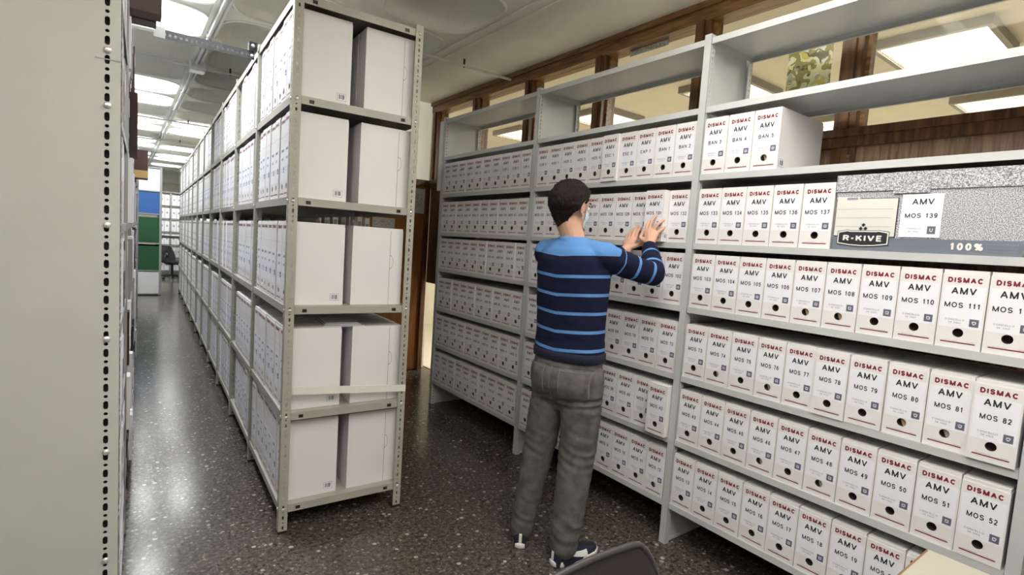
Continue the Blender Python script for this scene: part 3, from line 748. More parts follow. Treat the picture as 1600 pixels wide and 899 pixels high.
pl = lambda g: [(cx-.078-g, .028-g), (cx-.04, .022-g), (cx, .020-g), (cx+.04, .022-g), (cx+.078+g, .028-g), (cx+.078+g, .062+g), (cx+.05, .068+g), (cx+.045, .066+g), (cx-.045, .066+g), (cx-.05, .068+g), (cx-.078-g, .062+g)]
for g, y, m in ((.007, .0004, 'ink'), (.005, -.0002, 'rubber'), (.001, -.0008, 'ink')):
    p = pl(g); n = len(p); mb.add([(x, y, z) for x, z in p]+[(x, .003, z) for x, z in p], [tuple(range(n))]+[(i, n+i, n+(i+1) % n, (i+1) % n) for i in range(n)], m)
text(mb, 'R-KIVE', cx, .033, .022, 'rubber', y=-.0012, wt=.24, width=.128)
for ang in (90, 210, 330):
    a = radians(ang); c_ = (cx+.009*cos(a), .084+.009*sin(a))
    mb.quad([(c_[0]+.007*cos(t), -.0006, c_[1]+.007*sin(t)) for t in (0, pi/2, pi, 3*pi/2)], 'ink')
obj('logo_plate', mb, rk)
mb = MB(); mb.box(-.055, .062, -.0005, .003, .052, .2, 'paper')
text(mb, 'AMV', .006, .163, .021, 'ink', y=-.001, wt=.17, width=.062); text(mb, 'MOS 139', .004, .118, .016, 'ink', y=-.001, wt=.17, width=.092)
text(mb, 'CONCELLO', -.012, .079, .0055, 'inkgrey', y=-.001); text(mb, 'DE VIGO', -.012, .069, .005, 'inkgrey', y=-.001)
mb.box(.026, .049, -.0009, -.0005, .064, .09, 'emblem'); mb.box(.033, .042, -.0013, -.0009, .071, .074, 'paper'); mb.box(.033, .035, -.0013, -.0009, .071, .083, 'paper'); mb.box(.040, .042, -.0013, -.0009, .071, .083, 'paper')
obj('paper_label', mb, rk)
mb = MB(); text(mb, '100%', .135, .013, .024, 'rubber', y=.0012, wt=.24, width=.085)
for q, t in enumerate(('Recycled Board', 'Cartone riciclato', 'Karton recyclado')): text(mb, t, .222, .031-.0105*q, .0062, 'inkgrey', y=.0018, width=.075)
obj('printed_lettering', mb, rk)

# ================================================================== MIDDLE RACK (slotted angle)
IX, IY, IW, BL = .5994, 2.533, .61, .92
IYAW = math.atan(.032)
SLV = [.0999, .549, 1.053, 1.5545, 2.0068, 2.4423]; BM = .036
NB = 11
rack = empty('slotted_angle_rack', (IX, IY, 0), -IYAW, label='long double-sided beige slotted-angle rack of white boxes in the middle of the room', cat='rack')
RT = 2.50
def angle_post(x, y, sx, sy, top, detail, mat='rack', w=.04):
    """L-profile post with its outer corner at x, y; flanges run to sx (along x) and sy (along y)"""
    mb = MB(); t = .002
    if detail:
        # flange across (faces -y when sy>0)
        if sy > 0:
            O = (x, y, 0) if sx > 0 else (x-w, y, 0); slots_strip(mb, O, (1,0,0), (0,0,1), w, .012, top, .05, w*.5, .008, .020, t, mat)
        else:
            O = (x+w, y, 0) if sx > 0 else (x, y, 0); slots_strip(mb, O, (-1,0,0), (0,0,1), w, .012, top, .05, w*.5, .008, .020, t, mat)
        if sx > 0:
            O = (x, y+w, 0) if sy > 0 else (x, y, 0); slots_strip(mb, O, (0,-1,0), (0,0,1), w, .012, top, .05, w*.5, .008, .020, t, mat)
        else:
            O = (x, y, 0) if sy > 0 else (x, y-w, 0); slots_strip(mb, O, (0,1,0), (0,0,1), w, .012, top, .05, w*.5, .008, .020, t, mat)
    else:
        mb.box(min(x, x+sx*w), max(x, x+sx*w), min(y, y+sy*t), max(y, y+sy*t), 0, top, mat)
        mb.box(min(x, x+sx*t), max(x, x+sx*t), min(y, y+sy*w), max(y, y+sy*w), 0, top, mat)
    mb.box(min(x-sx*.002, x+sx*(w+.002)), max(x-sx*.002, x+sx*(w+.002)), min(y-sy*.002, y+sy*(w+.002)), max(y-sy*.002, y+sy*(w+.002)), 0, .012, 'black')
    return mb
for i in range(NB+1):
    for x, sx in ((0, 1), (IW, -1)):
        sy = 1 if i < NB else -1
        mb = angle_post(x, i*BL if i < NB else i*BL, sx, sy, RT, i < 4)
        if i < 6:
            for z in SLV:
                zz = z+BM/2
                mb.ball((x+sx*.02, i*BL-.001 if sy > 0 else i*BL, zz), (.008, .005, .008), 'bolt', 8, 6)
                mb.ball((x-sx*.001, i*BL+sy*.02, zz), (.005, .008, .008), 'bolt', 8, 6)
        obj('post', mb, rack)
for b in range(NB):
    for k, z in enumerate(SLV):
        mb = MB(); y0, y1 = b*BL+.003, (b+1)*BL-.001; x0, x1 = .003, IW-.003
        mb.box(x0, x1, y0, y1, z+BM-.002, z+BM, 'rack')
        mb.box(x0, x0+.0015, y0, y1, z, z+BM-.002, 'rack'); mb.box(x1-.0015, x1, y0, y1, z, z+BM-.002, 'rack')
        if b == 0:
            # end beam with two punched slots
            c = []
            mb.box(.0415, IW-.0415, y0-.001, y0+.0005, z, z+.008, 'rack'); mb.box(.0415, IW-.0415, y0-.001, y0+.0005, z+.024, z+BM, 'rack')
            xs = [.0415, .075, .097, IW-.097, IW-.075, IW-.0415]
            for a, e in ((xs[0], xs[1]), (xs[2], xs[3]), (xs[4], xs[5])): mb.box(a, e, y0-.001, y0+.0005, z+.008, z+.024, 'rack')
            mb.box(xs[1], xs[2], y0+.004, y0+.0045, z+.006, z+.026, 'black'); mb.box(xs[3], xs[4], y0+.004, y0+.0045, z+.006, z+.026, 'black')
        else: mb.box(x0, x1, y0, y0+.0015, z, z+BM-.002, 'rack')
        mb.box(x0, x1, y1-.0015, y1, z, z+BM-.002, 'rack')
        obj('shelf', mb, rack)
# loose pale strip tied across the end
mb = MB(); p = [(.045, -.004, .712), (IW-.002, -.004, .667), (IW-.002, -.004, .632), (.045, -.004, .674)]
mb.add([Vector(q) for q in p]+[Vector(q)+Vector((0,.003,0)) for q in p], [(3,2,1,0),(4,5,6,7),(0,1,5,4),(1,2,6,5),(2,3,7,6),(3,0,4,7)], 'strip')
tag(obj('end_strip', mb, rack), 'cream tie strip across the end')
# upright boxes
TW, TH, TD = .1155, .392, .262
def tall_body(var):
    mb = box_body(TW, TH, TD, TH*.135, titlez=TH*.905, linez=TH*.045, seam=TH*.74)
    if var == 1:   # near side face of the aisle boxes: bar code low at the back
        barcode(mb, (TW/2, TD-.062, .022), (0,1,0))
    if var == 2:   # boxes of the other side seen from their flank: lid seam and thumb notch
        xs = -TW/2-.0004
        mb.quad([(xs, .066, .0), (xs, .0675, 0), (xs, .0675, TH-.012), (xs, .066, TH-.012)][::-1], 'ink')
        n = 12
        for a, b_ in [(i, i+1) for i in range(n)]:
            t0, t1 = -pi/2+pi*a/n, -pi/2+pi*b_/n
            f = lambda t, r: (xs, .066-r*.9*cos(t)*.55, TH*.56+r*sin(t))
            mb.quad([f(t0, .033), f(t1, .033), f(t1, .035), f(t0, .035)], 'ink')
    return mb.mesh('upright_archive_box')
tall = [tall_body(0), tall_body(1), tall_body(2)]
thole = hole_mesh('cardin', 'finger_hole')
def tall_label():
    mb = MB(); w, h = TW, TH
    mb.box(-w*.44, w*.44, -.0004, 0, h*.20, h*.62, 'paper')
    text(mb, 'AMV', 0, h*.555, h*.038, 'ink', wt=.2, width=w*.42); text(mb, 'MOS', 0, h*.455, h*.032, 'ink', wt=.17, width=w*.30)
    text(mb, 'CONCELLO', -w*.1, h*.345, h*.016, 'inkgrey', width=w*.40); text(mb, 'DE VIGO', -w*.1, h*.315, h*.015, 'inkgrey', width=w*.28)
    ex, ez, es = w*.30, h*.305, h*.06
    mb.box(ex-es*.5, ex+es*.5, -.0007, -.0004, ez, ez+es*1.1, 'emblem'); mb.box(ex-es*.2, ex+es*.2, -.0011, -.0007, ez+es*.35, ez+es*.5, 'paper')
    return mb.mesh('paper_label')
tlabel = tall_label()
RM = Matrix.Translation((IX, IY, 0)) @ Matrix.Rotation(-IYAW, 4, 'Z')
lvname = ['bottom', 'second', 'third', 'fourth', 'top']
bayname = ['nearest', 'second', 'third', 'fourth', 'fifth', 'sixth']
rt = random.Random(5)
def tall_box(lx, ly, z, rz, var, label, group, dx=0, small=False):
    p = RM @ Vector((lx+dx, ly, z))
    o = place('upright_archive_box', tall[var], loc=p, rz=rz-IYAW)
    tag(o, label, 'archive box', group)
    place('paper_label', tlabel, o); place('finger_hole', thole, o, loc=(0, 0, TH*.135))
    return o
far = MB()
for b in range(NB):
    for lv in range(5):
        z = SLV[lv]+BM+.001
        n = 7
        for i in range(n):
            ly = b*BL+.046+TW/2+i*.1182+(.003 if i else 0)
            if i == n-1 and b in (1, 3, 5): continue
            if b == 1 and lv == 3 and i == 0: continue
            dx = .004+rt.uniform(0, .008)
            if b == 0 and lv in (0, 1) and i == 0: dx = .012
            if b < 6:
                lab = 'upright white box, %s from the near post, %s shelf, %s aisle bay of middle rack' % (ORD[i], lvname[lv], bayname[b])
                tall_box(.003, ly, z, -pi/2, 1 if (b == 0 and i == 0) else 0, lab, 'tall white boxes facing the left aisle', dx)
            else:
                p = RM @ Vector((.003+dx, ly, z)); me = tall[0]
                mt = Matrix.Translation(p) @ Matrix.Rotation(-pi/2-IYAW, 4, 'Z')
                for a, e, c, m in ((-TW/2, TW/2, (0, TH), 'card'),):
                    bx = MB(); bx.box(a, e, 0, TD, c[0], c[1], m)
                    bx.box(-TW*.35, TW*.35, -.0006, 0, TH*.90, TH*.945, 'red'); bx.box(-TW*.2, TW*.2, -.0006, 0, TH*.55, TH*.59, 'inkgrey'); bx.box(-TW*.15, TW*.4, -.0006, 0, TH*.31, TH*.36, 'inkgrey'); bx.box(-.012, .012, -.0006, 0, TH*.10, TH*.165, 'ink')
                    for fm in bx.mats: far.mi(fm)
                    base = len(far.v); far.v += [tuple(mt @ Vector(v)) for v in bx.v]
                    for f, k in zip(bx.f, bx.m): far.f.append([q+base for q in f]); far.m.append(far.mi(bx.mats[k]))
        # the other side of the rack, only the bays whose boxes show
        if b < 2:
            for i in range(7):
                ly = b*BL+.046+TW/2+i*.1182
                if lv == 2 and b == 1: continue
                dx = -(.012 if i == 0 else .006)
                if i == 0 and b == 0 and lv == 4: dx = -.004
                if i == 0 and b == 0 and lv == 2: dx = -.030
                lab = 'upright white box, %s from the end, %s shelf, right side of the rack\'s %s bay' % (ORD[i], lvname[lv], bayname[b])
                if i == 0 and b == 0: lab = 'white box with lid seam at the rack end, right half, %s shelf' % lvname[lv]
                tall_box(IW-.006, ly, z, pi/2, 2 if (i == 0 and b == 0) else 0, lab, 'tall white boxes facing the right aisle', dx)
o = obj('upright_archive_box', far)
tag(o, 'far white boxes filling the remote bays of the middle rack', 'archive boxes', 'tall white boxes facing the left aisle', 'stuff')

# dark papers lying in the gap of the second shelf, on top of the boxes
for k, (ax, ay, ln) in enumerate(((.30, .18, .24), (.36, .45, .22))):
    mb = MB()
    for q in range(5): mb.box(-.10+.004*q, .10-.006*q, -ln/2+.006*q, ln/2-.003*q, .003*q, .003*q+.0022, 'greyb' if q % 2 else 'paper')
    p = RM @ Vector((ax, ay, SLV[1]+BM+TH+.002))
    tag(obj('paper_stack', mb, loc=p, rz=.3*k-.1), ['loose papers lying on the boxes of the second shelf at the rack end', 'second loose sheaf of papers deeper on the boxes of the second shelf'][k], 'papers')

# perforated bar tying the middle rack to the left one
mb = MB(); bx0, bx1, bz = .16, .605, 2.405
zz = 2.402; hgt = .045; x = bx0
O = (bx0, 3.452, zz)
nseg = 18; sw = (bx1-bx0)/nseg
for i in range(nseg):
    mb.holeplate((bx0, 3.452, zz), (1,0,0), (0,0,1), i*sw, (i+1)*sw, 0, hgt, (i+.5)*sw, hgt/2, .0075, .0085, 2.5, .002, 'bar', m=3, back=True)
mb.box(bx0, bx1, 3.452, 3.475, zz+hgt, zz+hgt+.002, 'bar')
tb = obj('tie_bar', mb); tag(tb, 'grey perforated tie bar spanning the left aisle overhead', 'tie bar')
mb = MB(); mb.box(bx1-.03, bx1+.012, 3.44, 3.48, zz+hgt, zz+hgt+.05, 'black'); mb.ball((bx1-.01, 3.438, zz+hgt+.028), .011, 'bolt', 8, 6); mb.ball((bx1-.012, 3.45, zz+.02), .010, 'bolt', 8, 6)
obj('bracket', mb, tb)

# ================================================================== LEFT RACK
LX, LY = -.006, 1.9
LYAW = math.radians(1.4); LBL = .95; LNB = 9; LDEP = .62
lrack = empty('filing_rack', (LX, LY, 0), -LYAW, label='tall pale grey metal rack with closed end panel at the left edge', cat='rack')
mb = MB(); mb.box(-LDEP, -.058, -.002, .001, .0, 2.55, 'panel'); obj('end_panel', mb, lrack)
mb = MB(); slots_strip(mb, (-.058, -.002, 0), (1,0,0), (0,0,1), .058, .0, 2.55, .0517, .027, .012, .025, .003, 'panel', m=7)
slots_strip(mb, (0, .04, 0), (0,-1,0), (0,0,1), .042, 0, 2.55, .0517, .02, .009, .022, .002, 'panel')
for z in (.419, .754, 1.091, 1.42, 1.753, 1.903, 2.2):
    mb.ball((-.030, -.004, z), (.0095, .006, .0095), 'bolt', 12, 8)
mb.box(-.058, -.001, -.0035, -.002, 1.876, 1.879, 'greyb')
obj('post', mb, lrack)
mb = MB(); mb.box(-.05, -.006, .02, .03, 0, 2.54, 'darkb'); obj('inner_post', mb, lrack)
for i in range(1, LNB+1):
    mb = angle_post(0, i*LBL, -1, 1, 2.5, i < 3, 'galv'); obj('post', mb, lrack)
LZ = [.08, .42, .755, 1.09, 1.42, 1.753, 2.12, 2.385]
for b in range(LNB):
    for k, z in enumerate(LZ):
        mb = MB(); y0, y1 = b*LBL+.045, (b+1)*LBL-.002
        mb.box(-LDEP, -.003, y0, y1, z, z+.003, 'galv'); mb.box(-.005, -.003, y0, y1, z-.028, z, 'galv')
        obj('shelf', mb, lrack)
LM = Matrix.Translation((LX, LY, 0)) @ Matrix.Rotation(-LYAW, 4, 'Z')
def file_box(lx, ly, z, w, h, d, mat, label, cat='file', group='files in the left rack', spine=None):
    p = LM @ Vector((lx, ly, z))
    o = empty('lever_arch_file', p, pi/2-LYAW, label=label, cat=cat, group=group)
    mb = MB(); mb.box(-w/2, w/2, .004, d, 0, h, mat); mb.box(-w/2, w/2, 0, .004, 0, h, mat); 
    obj('cover', mb, o)
    mb = MB(); mb.box(-w*.36, w*.36, -.001, 0, h*.55, h*.85, spine or 'paper'); obj('spine_label', mb, o)
    mb = MB(); mb.tube([(0, -.0005, h*.22), (0, .004, h*.22)], min(.012, h*.15), 'bolt', 10); obj('finger_ring', mb, o)
    return o
rl = random.Random(21)
mats_l = ['paper', 'darkb', 'card', 'greyb', 'brownb', 'card', 'darkb', 'card', 'greyb']
colname = {'paper': 'pale', 'darkb': 'black', 'card': 'white', 'greyb': 'grey', 'brownb': 'brown', 'tan': 'tan'}
lvl = ['bottom', 'second', 'third', 'fourth', 'fifth', 'sixth', 'top']
for b in range(5):
    for k in range(7):
        y = b*LBL+.09; i = 0
        while i < 9:
            w = rl.choice((.055, .075, .095)); m = rl.choice(mats_l)
            if y+w > (b+1)*LBL-.012: break
            if k == 5 and (1.36 < y+w/2 < 1.64 or 2.98 < y+w/2 < 3.32): y += w; continue
            h = min(rl.uniform(.25, .31), LZ[k+1]-LZ[k]-.035)
            out = rl.uniform(-.03, .004) if rl.random() < .75 else rl.uniform(.004, .016)
            if b == 0: out = min(out, -.004)
            file_box(out, y+w/2, LZ[k]+.004, w, h, .28, m, '%s file, %s from the near post, %s shelf, %s bay of the left rack' % (colname[m], ORD[i], lvl[k], bayname[b]))
            y += w+rl.choice((.002, .004, .06)); i += 1
# brown archive files overhanging the aisle
for ly, z, h, out, w, m, lab in ((1.20, 2.5, .40, .118, .11, 'brownb', 'worn dark brown file jutting over the aisle, nearest of those atop the left rack'),
                       (1.33, 2.5, .36, .10, .10, 'brownb', 'dark brown file behind the nearest one atop the left rack, over the tie bar'),
                       (1.50, 1.9, .32, .028, .11, 'brownb', 'dark brown file sticking out below the tie bar on the left rack'),
                       (3.05, 1.9, .055, .085, .09, 'tan', 'low tan file sticking out farther down the left rack'),
                       (3.20, 1.9, .22, .085, .12, 'brownb', 'reddish brown file sticking out behind the low tan one of the left rack')):
    if z > 2.4: file_box(out, ly, LZ[7]+.004, w, h, .3, m, lab, group='brown files overhanging the aisle', spine='tan')
    else: file_box(out, ly, LZ[5]+.004, w, h, .3, m, lab, group='brown files overhanging the aisle', spine='tan')
mb = MB(); mb.box(.0, .05, -.003, .0, 0, .055, 'greyb')
tag(obj('paper_tag', mb, loc=(.125, 3.446, 2.40)), 'pale card tag at the left end of the tie bar', 'tag')

# ================================================================== FAR END OF THE AISLE
fr = empty('end_rack', (.45, 12.3, 0), label='grey rack of coloured boxes standing at the far end of the left aisle', cat='rack')
for xa, sx in ((-.30, 1), (.16, -1)):
    mb = angle_post(xa, 0, sx, 1, 2.47, False, 'galv'); obj('post', mb, fr)
    mb = angle_post(xa, .9, sx, -1, 2.47, False, 'galv'); obj('post', mb, fr)
FZ = [.02, .47, 1.0, 1.56, 1.995, 2.44]
for z in FZ:
    mb = MB(); mb.box(-.298, .158, .003, .897, z, z+.02, 'galv'); obj('shelf', mb, fr)
for (z0, z1), m, lab in zip(((.045, .46), (.495, .96), (1.025, 1.51), (1.585, 1.985), (2.02, 2.43)), ('card', 'greenb', 'greenb', 'blueb', 'card'),
        ('white box on the lowest shelf of the rack at the aisle end', 'lower green box in the rack at the aisle end', 'upper green box in the rack at the aisle end, under the blue one', 'blue box in the rack at the far aisle end', 'white box on top shelf above the blue box')):
    mb = MB(); mb.box(-.25, .135, .01, .85, 0, z1-z0, m); mb.box(-.252, .137, .008, .852, z1-z0-.05, z1-z0, m)
    tag(obj('storage_box', mb, loc=(.45, 12.3, z0-.004)), lab, 'storage box', 'coloured boxes at the aisle end')
wr = empty('open_rack', (1.04, 17.0, 0), label='pale rack of small white boxes against the far wall', cat='rack')
for xa in (-.27, 0, .27):
    mb = MB(); mb.box(xa-.015, xa+.015, 0, .03, 0, 2.25, 'galv'); mb.box(xa-.015, xa+.015, .37, .4, 0, 2.25, 'galv'); obj('upright', mb, wr)
for i in range(7):
    mb = MB(); mb.box(-.27, .27, 0, .4, .12+.35*i, .14+.35*i, 'galv'); obj('shelf', mb, wr)
    if i < 6:
        for c in (0, 1):
            for q in (0, 1):
                mb = MB(); w = .108; mb.box(-w/2, w/2, 0, .3, 0, .27, 'card'); mb.box(-.02, .02, -.002, 0, .12, .17, 'greyb')
                tag(obj('white_box', mb, loc=(1.04-.25+.27*c+.115*q+.055, 17.02, .141+.35*i)), 'white box in the far rack, %s shelf, %s column, %s of its pair' % (ORD[i], ['left', 'right'][c], ['left', 'right'][q]), 'box', 'white boxes in the far rack')
mb = MB(); mb.box(-.6, 2.0, 0, .25, 0, .22, 'ceil'); mb.box(-.6, 2.0, -.02, 0, .05, .10, 'white'); struct('trim_70', mb).location = (0, 18.2, 2.55)
# small dark table beside the far chair
tb2 = empty('side_table', (1.0, 16.4, 0), label='dark table at the far aisle end behind the office chair', cat='table')
mb = MB(); mb.box(-.25, .3, -.2, .25, 1.02, 1.08, 'darkb'); obj('tabletop', mb, tb2)
for x, y in ((-.23, -.18), (.26, -.18), (-.23, .22), (.26, .22)):
    mb = MB(); mb.box(x, x+.03, y, y+.03, 0, 1.02, 'white'); obj('leg', mb, tb2)

# white files on a shelf by the end wall, glimpsed through the rack
ws = empty('wall_shelf', (1.44, 5.05, 1.30), label='narrow brown shelf on the end wall behind the middle rack', cat='shelf')
mb = MB(); mb.box(-.08, .55, -.2, .14, 0, .02, 'woodv'); obj('board', mb, ws)
for q in (.35, .5):
    mb = MB(); mb.box(q, q+.02, -.15, .145, -.12, 0, 'woodv'); obj('bracket', mb, ws)
for i in range(7):
    mb = MB(); h = .28+.012*(i % 3); mb.box(0, .045, 0, .25, 0, h, ['card', 'formp', 'paper', 'cream'][i % 4]); mb.box(.008, .037, -.001, 0, h*.5, h*.8, 'greyb')
    tag(obj('white_file', mb, loc=(1.39+.075*i, 4.87, 1.3205)), 'pale file, %s from the left on the small wall shelf seen through the rack gap' % ORD[i], 'file', 'pale files on the wall shelf')

# ================================================================== FOREGROUND
# desk corner
dk = empty('desk', (1.35, -.35, 0), label='cream desk whose corner shows at the bottom right', cat='desk')
mb = MB(); mb.box(-.26, .344, -.8, .738, .695, .72, 'cream'); mb.box(-.265, -.26, -.8, .738, .695, .7195, 'edge'); mb.box(.344, .35, -.8, .742, .695, .7195, 'cream'); mb.box(-.265, .344, .738, .743, .695, .7195, 'edge')
obj('desktop', mb, dk)
for x, y in ((-.24, -.75), (.27, -.75), (-.24, .66), (.27, .66)):
    mb = MB(); mb.box(x, x+.05, y, y+.05, 0, .695, 'darkb'); obj('leg', mb, dk)
mb = MB(); mb.box(-.22, .28, -.74, -.72, .3, .69, 'cream'); obj('modesty_panel', mb, dk)

def office_chair(loc, rz, label):
    """chair facing local -y; backrest at local y=+.22"""
    r = empty('office_chair', loc, rz, label=label, cat='chair')
    # backrest: curved mesh panel with a tubular edge
    NX, NZ = 22, 16; bw, z0, z1 = .216, .44, .839
    def bp(u, v):
        x = bw*u; z = z0+(z1-z0)*v
        # rounded upper corners
        lim = 1.0
        top = z1-.115*max(0, (abs(u)-.58)/.42)**1.9 - .003*abs(u)
        z = z0+(top-z0)*v
        xs = x*(1-.10*v*v*abs(u))
        y = .20+.02*u*u*-1 + .03*sin(pi*v)*-1 + .04*v
        return Vector((xs, y, z))
    mb = MB(); t = Vector((0, .004, 0))
    g = [[bp(-1+2*i/NX, j/NZ) for i in range(NX+1)] for j in range(NZ+1)]
    vs = [p for rw_ in g for p in rw_]; W_ = NX+1; fs = [(j*W_+i, j*W_+i+1, (j+1)*W_+i+1, (j+1)*W_+i) for j in range(NZ) for i in range(NX)]
    mb.add(vs, fs, 'chairmesh'); mb.add([p+t for p in vs], [f[::-1] for f in fs], 'chairmesh')
    back = obj('backrest_mesh', mb, r, True)
    loop = [g[0][i] for i in range(NX+1)]+[g[j][NX] for j in range(1, NZ+1)]+[g[NZ][i] for i in range(NX-1, -1, -1)]+[g[j][0] for j in range(NZ-1, -1, -1)]
    mb = MB(); mb.tube([p+t*.5 for p in loop], .0075, 'chairedge', 8); obj('backrest_frame', mb, r, True)
    mb = MB(); mb.tube([(0, .235, .62), (0, .265, .50), (0, .24, .40), (0, .1, .375), (0, 0, .37)], .018, 'black', 10); mb.box(-.06, .06, .215, .235, .56, .66, 'black'); obj('back_spine', mb, r, True)
    mb = MB(); mb.loft([((0, -.02, z), (1,0,0), (0,1,0), a, b) for z, a, b in ((.40, .19, .18), (.41, .235, .225), (.44, .245, .235), (.465, .235, .225), (.475, .19, .18))], 'black', 32, 3.2); obj('seat', mb, r, True)
    mb = MB(); mb.box(-.08, .08, -.1, .08, .36, .40, 'black'); mb.tube([(0, 0, .38), (0, 0, .09)], [.028, .026], 'black', 12); obj('gas_column', mb, r)
    for k in range(5):
        a = 2*pi*k/5+.3; c_, s_ = cos(a), sin(a)
        mb = MB(); mb.tube([(0, 0, .10), (.15*c_, .15*s_, .085), (.28*c_, .28*s_, .07)], [.026, .02, .014], 'black', 8); lg = obj('base_leg', mb, r)
        mb = MB(); p = Vector((.28*c_, .28*s_, .0275)); q = Vector((-s_, c_, 0))
        mb.tube([p-q*.022, p-q*.004], .027, 'black', 14); mb.tube([p+q*.004, p+q*.022], .027, 'black', 14); mb.tube([p-q*.006, p+q*.006], .009, 'black', 8); mb.tube([p, p+Vector((0,0,.045))], .007, 'black', 8)
        obj('caster', mb, lg)
    return r
M['chairedge'] = plain('black_edge_piping', (.05, .046, .05), .35)
office_chair((.742, .435, -.0), 0, 'black office chair with mesh back at the bottom edge, in front of the man')
office_chair((1.02, 15.9, 0), 2.4, 'dark office chair far down the left aisle')

# ================================================================== PERSON
PR = Vector((1.60, 1.80, 0))
person = empty('person', PR, label='man from behind in navy striped jumper and grey jeans, hands on a box', cat='person')
FW = Vector((.978, .208, 0)).normalized(); RT_ = Vector((FW.y, -FW.x, 0)); UP = Vector((0, 0, 1))
V3 = lambda *a: Vector(a)
def remesh(mb, voxel, smooth=6, fac=.5):
    me = mb.mesh('tmp'); o = bpy.data.objects.new('tmp', me); COL.objects.link(o)
    md = o.modifiers.new('r', 'REMESH'); md.mode = 'VOXEL'; md.voxel_size = voxel
    if smooth:
        ms = o.modifiers.new('s', 'SMOOTH'); ms.iterations = smooth; ms.factor = fac
    dg = bpy.context.evaluated_depsgraph_get(); dg.update()
    out = bpy.data.meshes.new_from_object(o.evaluated_get(dg))
    bpy.data.objects.remove(o); bpy.data.meshes.remove(me)
    out.materials.clear()
    return out
def finish(name, me, mat, parent, origin=PR):
    me.name = name; me.materials.clear(); me.materials.append(M[mat])
    for v in me.vertices: v.co -= origin
    me.polygons.foreach_set('use_smooth', [True]*len(me.polygons)); me.polygons.foreach_set('material_index', [0]*len(me.polygons))
    me.update()
    return place(name, me, parent)
def limb(mb, pts, rs, mat='skin', n=20, sub=4):
    """smooth tapering limb along a polyline"""
    P_, R_ = [], []
    for i in range(len(pts)-1):
        p0 = pts[max(i-1, 0)]; p1 = pts[i]; p2 = pts[i+1]; p3 = pts[min(i+2, len(pts)-1)]
        for k in range(sub):
            t = k/sub
            P_.append(.5*((2*p1)+(p2-p0)*t+(2*p0-5*p1+4*p2-p3)*t*t+(3*p1-p0-3*p2+p3)*t**3)); R_.append(rs[i]+(rs[i+1]-rs[i])*t)
    P_.append(pts[-1]); R_.append(rs[-1])
    mb.tube(P_, R_, mat, n); mb.ball(P_[0], R_[0], mat, n, 10); mb.ball(P_[-1], R_[-1], mat, n, 10)
shL, shR = V3(1.632, 1.935, 1.415), V3(1.706, 1.640, 1.418)
elL, wrL = V3(1.84, 1.965, 1.215), V3(2.077, 1.842, 1.452)
elR, wrR = V3(1.950, 1.556, 1.350), V3(2.072, 1.688, 1.478)
hipL, hipR = V3(1.645, 1.842, .87), V3(1.682, 1.676, .87)
knL, knR = V3(1.622, 1.878, .49), V3(1.692, 1.690, .52)
anL, anR = V3(1.566, 1.905, .085), V3(1.640, 1.680, .095)
HC = V3(1.656, 1.817, 1.630)
HF = V3(.985, .09, -.13).normalized(); HR = HF.cross(UP).normalized(); HU = HR.cross(HF)
def hp(f, r, u): return HC + HF*f + HR*r + HU*u
# --- body, one continuous surface
mb = MB()
def tor(z, a, b, fo=0.0, c=None):
    t = (z-.95)/(1.50-.95); ctr = V3(1.663, 1.766, z).lerp(V3(1.668, 1.790, z), max(0, min(1, t)))
    return (ctr+FW*fo, RT_, FW, a, b)
mb.loft([tor(.80, .12, .09), tor(.86, .145, .105), tor(.95, .14, .095), tor(1.05, .145, .095), tor(1.2, .155, .10), tor(1.33, .165, .10), tor(1.42, .145, .085), tor(1.465, .085, .062)], 'skin', 32, 2.3)
limb(mb, [V3(1.664, 1.79, 1.42), V3(1.660, 1.80, 1.50), hp(-.018, 0, -.06)], [.062, .055, .056])
limb(mb, [shL, shL.lerp(elL, .5), elL], [.052, .046, .040]); limb(mb, [elL, elL.lerp(wrL, .45), wrL], [.041, .036, .027])
limb(mb, [shR, shR.lerp(elR, .5), elR], [.052, .046, .040]); limb(mb, [elR, elR.lerp(wrR, .45), wrR], [.041, .036, .027])
for h, k, a in ((hipL, knL, anL), (hipR, knR, anR)):
    limb(mb, [h, h.lerp(k, .5), k], [.078, .068, .052]); limb(mb, [k, k.lerp(a, .4), a], [.052, .048, .034])
for a, d in ((anL, V3(.67, .74, 0)), (anR, V3(.999, -.02, 0))):
    b_ = V3(a.x, a.y, 0); limb(mb, [b_-d*.03+V3(0,0,.05), b_+d*.07+V3(0,0,.046), b_+d*.14+V3(0,0,.036)], [.018, .016, .010])
# head: cranium, face, jaw, nose, brow, ears
AX = (HF, HR, HU)
mb.ball(hp(-.012, 0, .022), (.096, .076, .092), 'skin', 28, 18, AX)
mb.ball(hp(.030, 0, -.030), (.060, .060, .080), 'skin', 24, 16, AX)
mb.ball(hp(.050, 0, -.088), (.034, .036, .026), 'skin', 18, 12, AX)
mb.ball(hp(.020, 0, -.070), (.055, .056, .036), 'skin', 20, 12, AX)
limb(mb, [hp(.088, 0, .012), hp(.106, 0, -.026)], [.009, .014], n=12, sub=2)
mb.ball(hp(.074, 0, .028), (.018, .048, .011), 'skin', 16, 10, AX)
mb.ball(hp(.088, 0, -.058), (.010, .024, .007), 'skin', 14, 8, AX); mb.ball(hp(.086, 0, -.069), (.010, .020, .007), 'skin', 14, 8, AX)
for s in (-1, 1):
    ec = hp(-.006, s*.076, -.006)
    mb.ball(ec, (.020, .009, .033), 'skin', 16, 12, (( HF*.94+HR*s*-.34).normalized(), (HR*s*.94+HF*.34).normalized()*1.0, HU))
    limb(mb, [hp(-.026, s*.084, -.008), hp(-.022, s*.088, .018), hp(-.004, s*.086, .027), hp(.008, s*.080, .012)], [.005, .0055, .0055, .004], n=8, sub=3)
    mb.ball(hp(-.001, s*.076, -.036), (.009, .006, .010), 'skin', 10, 8, AX)
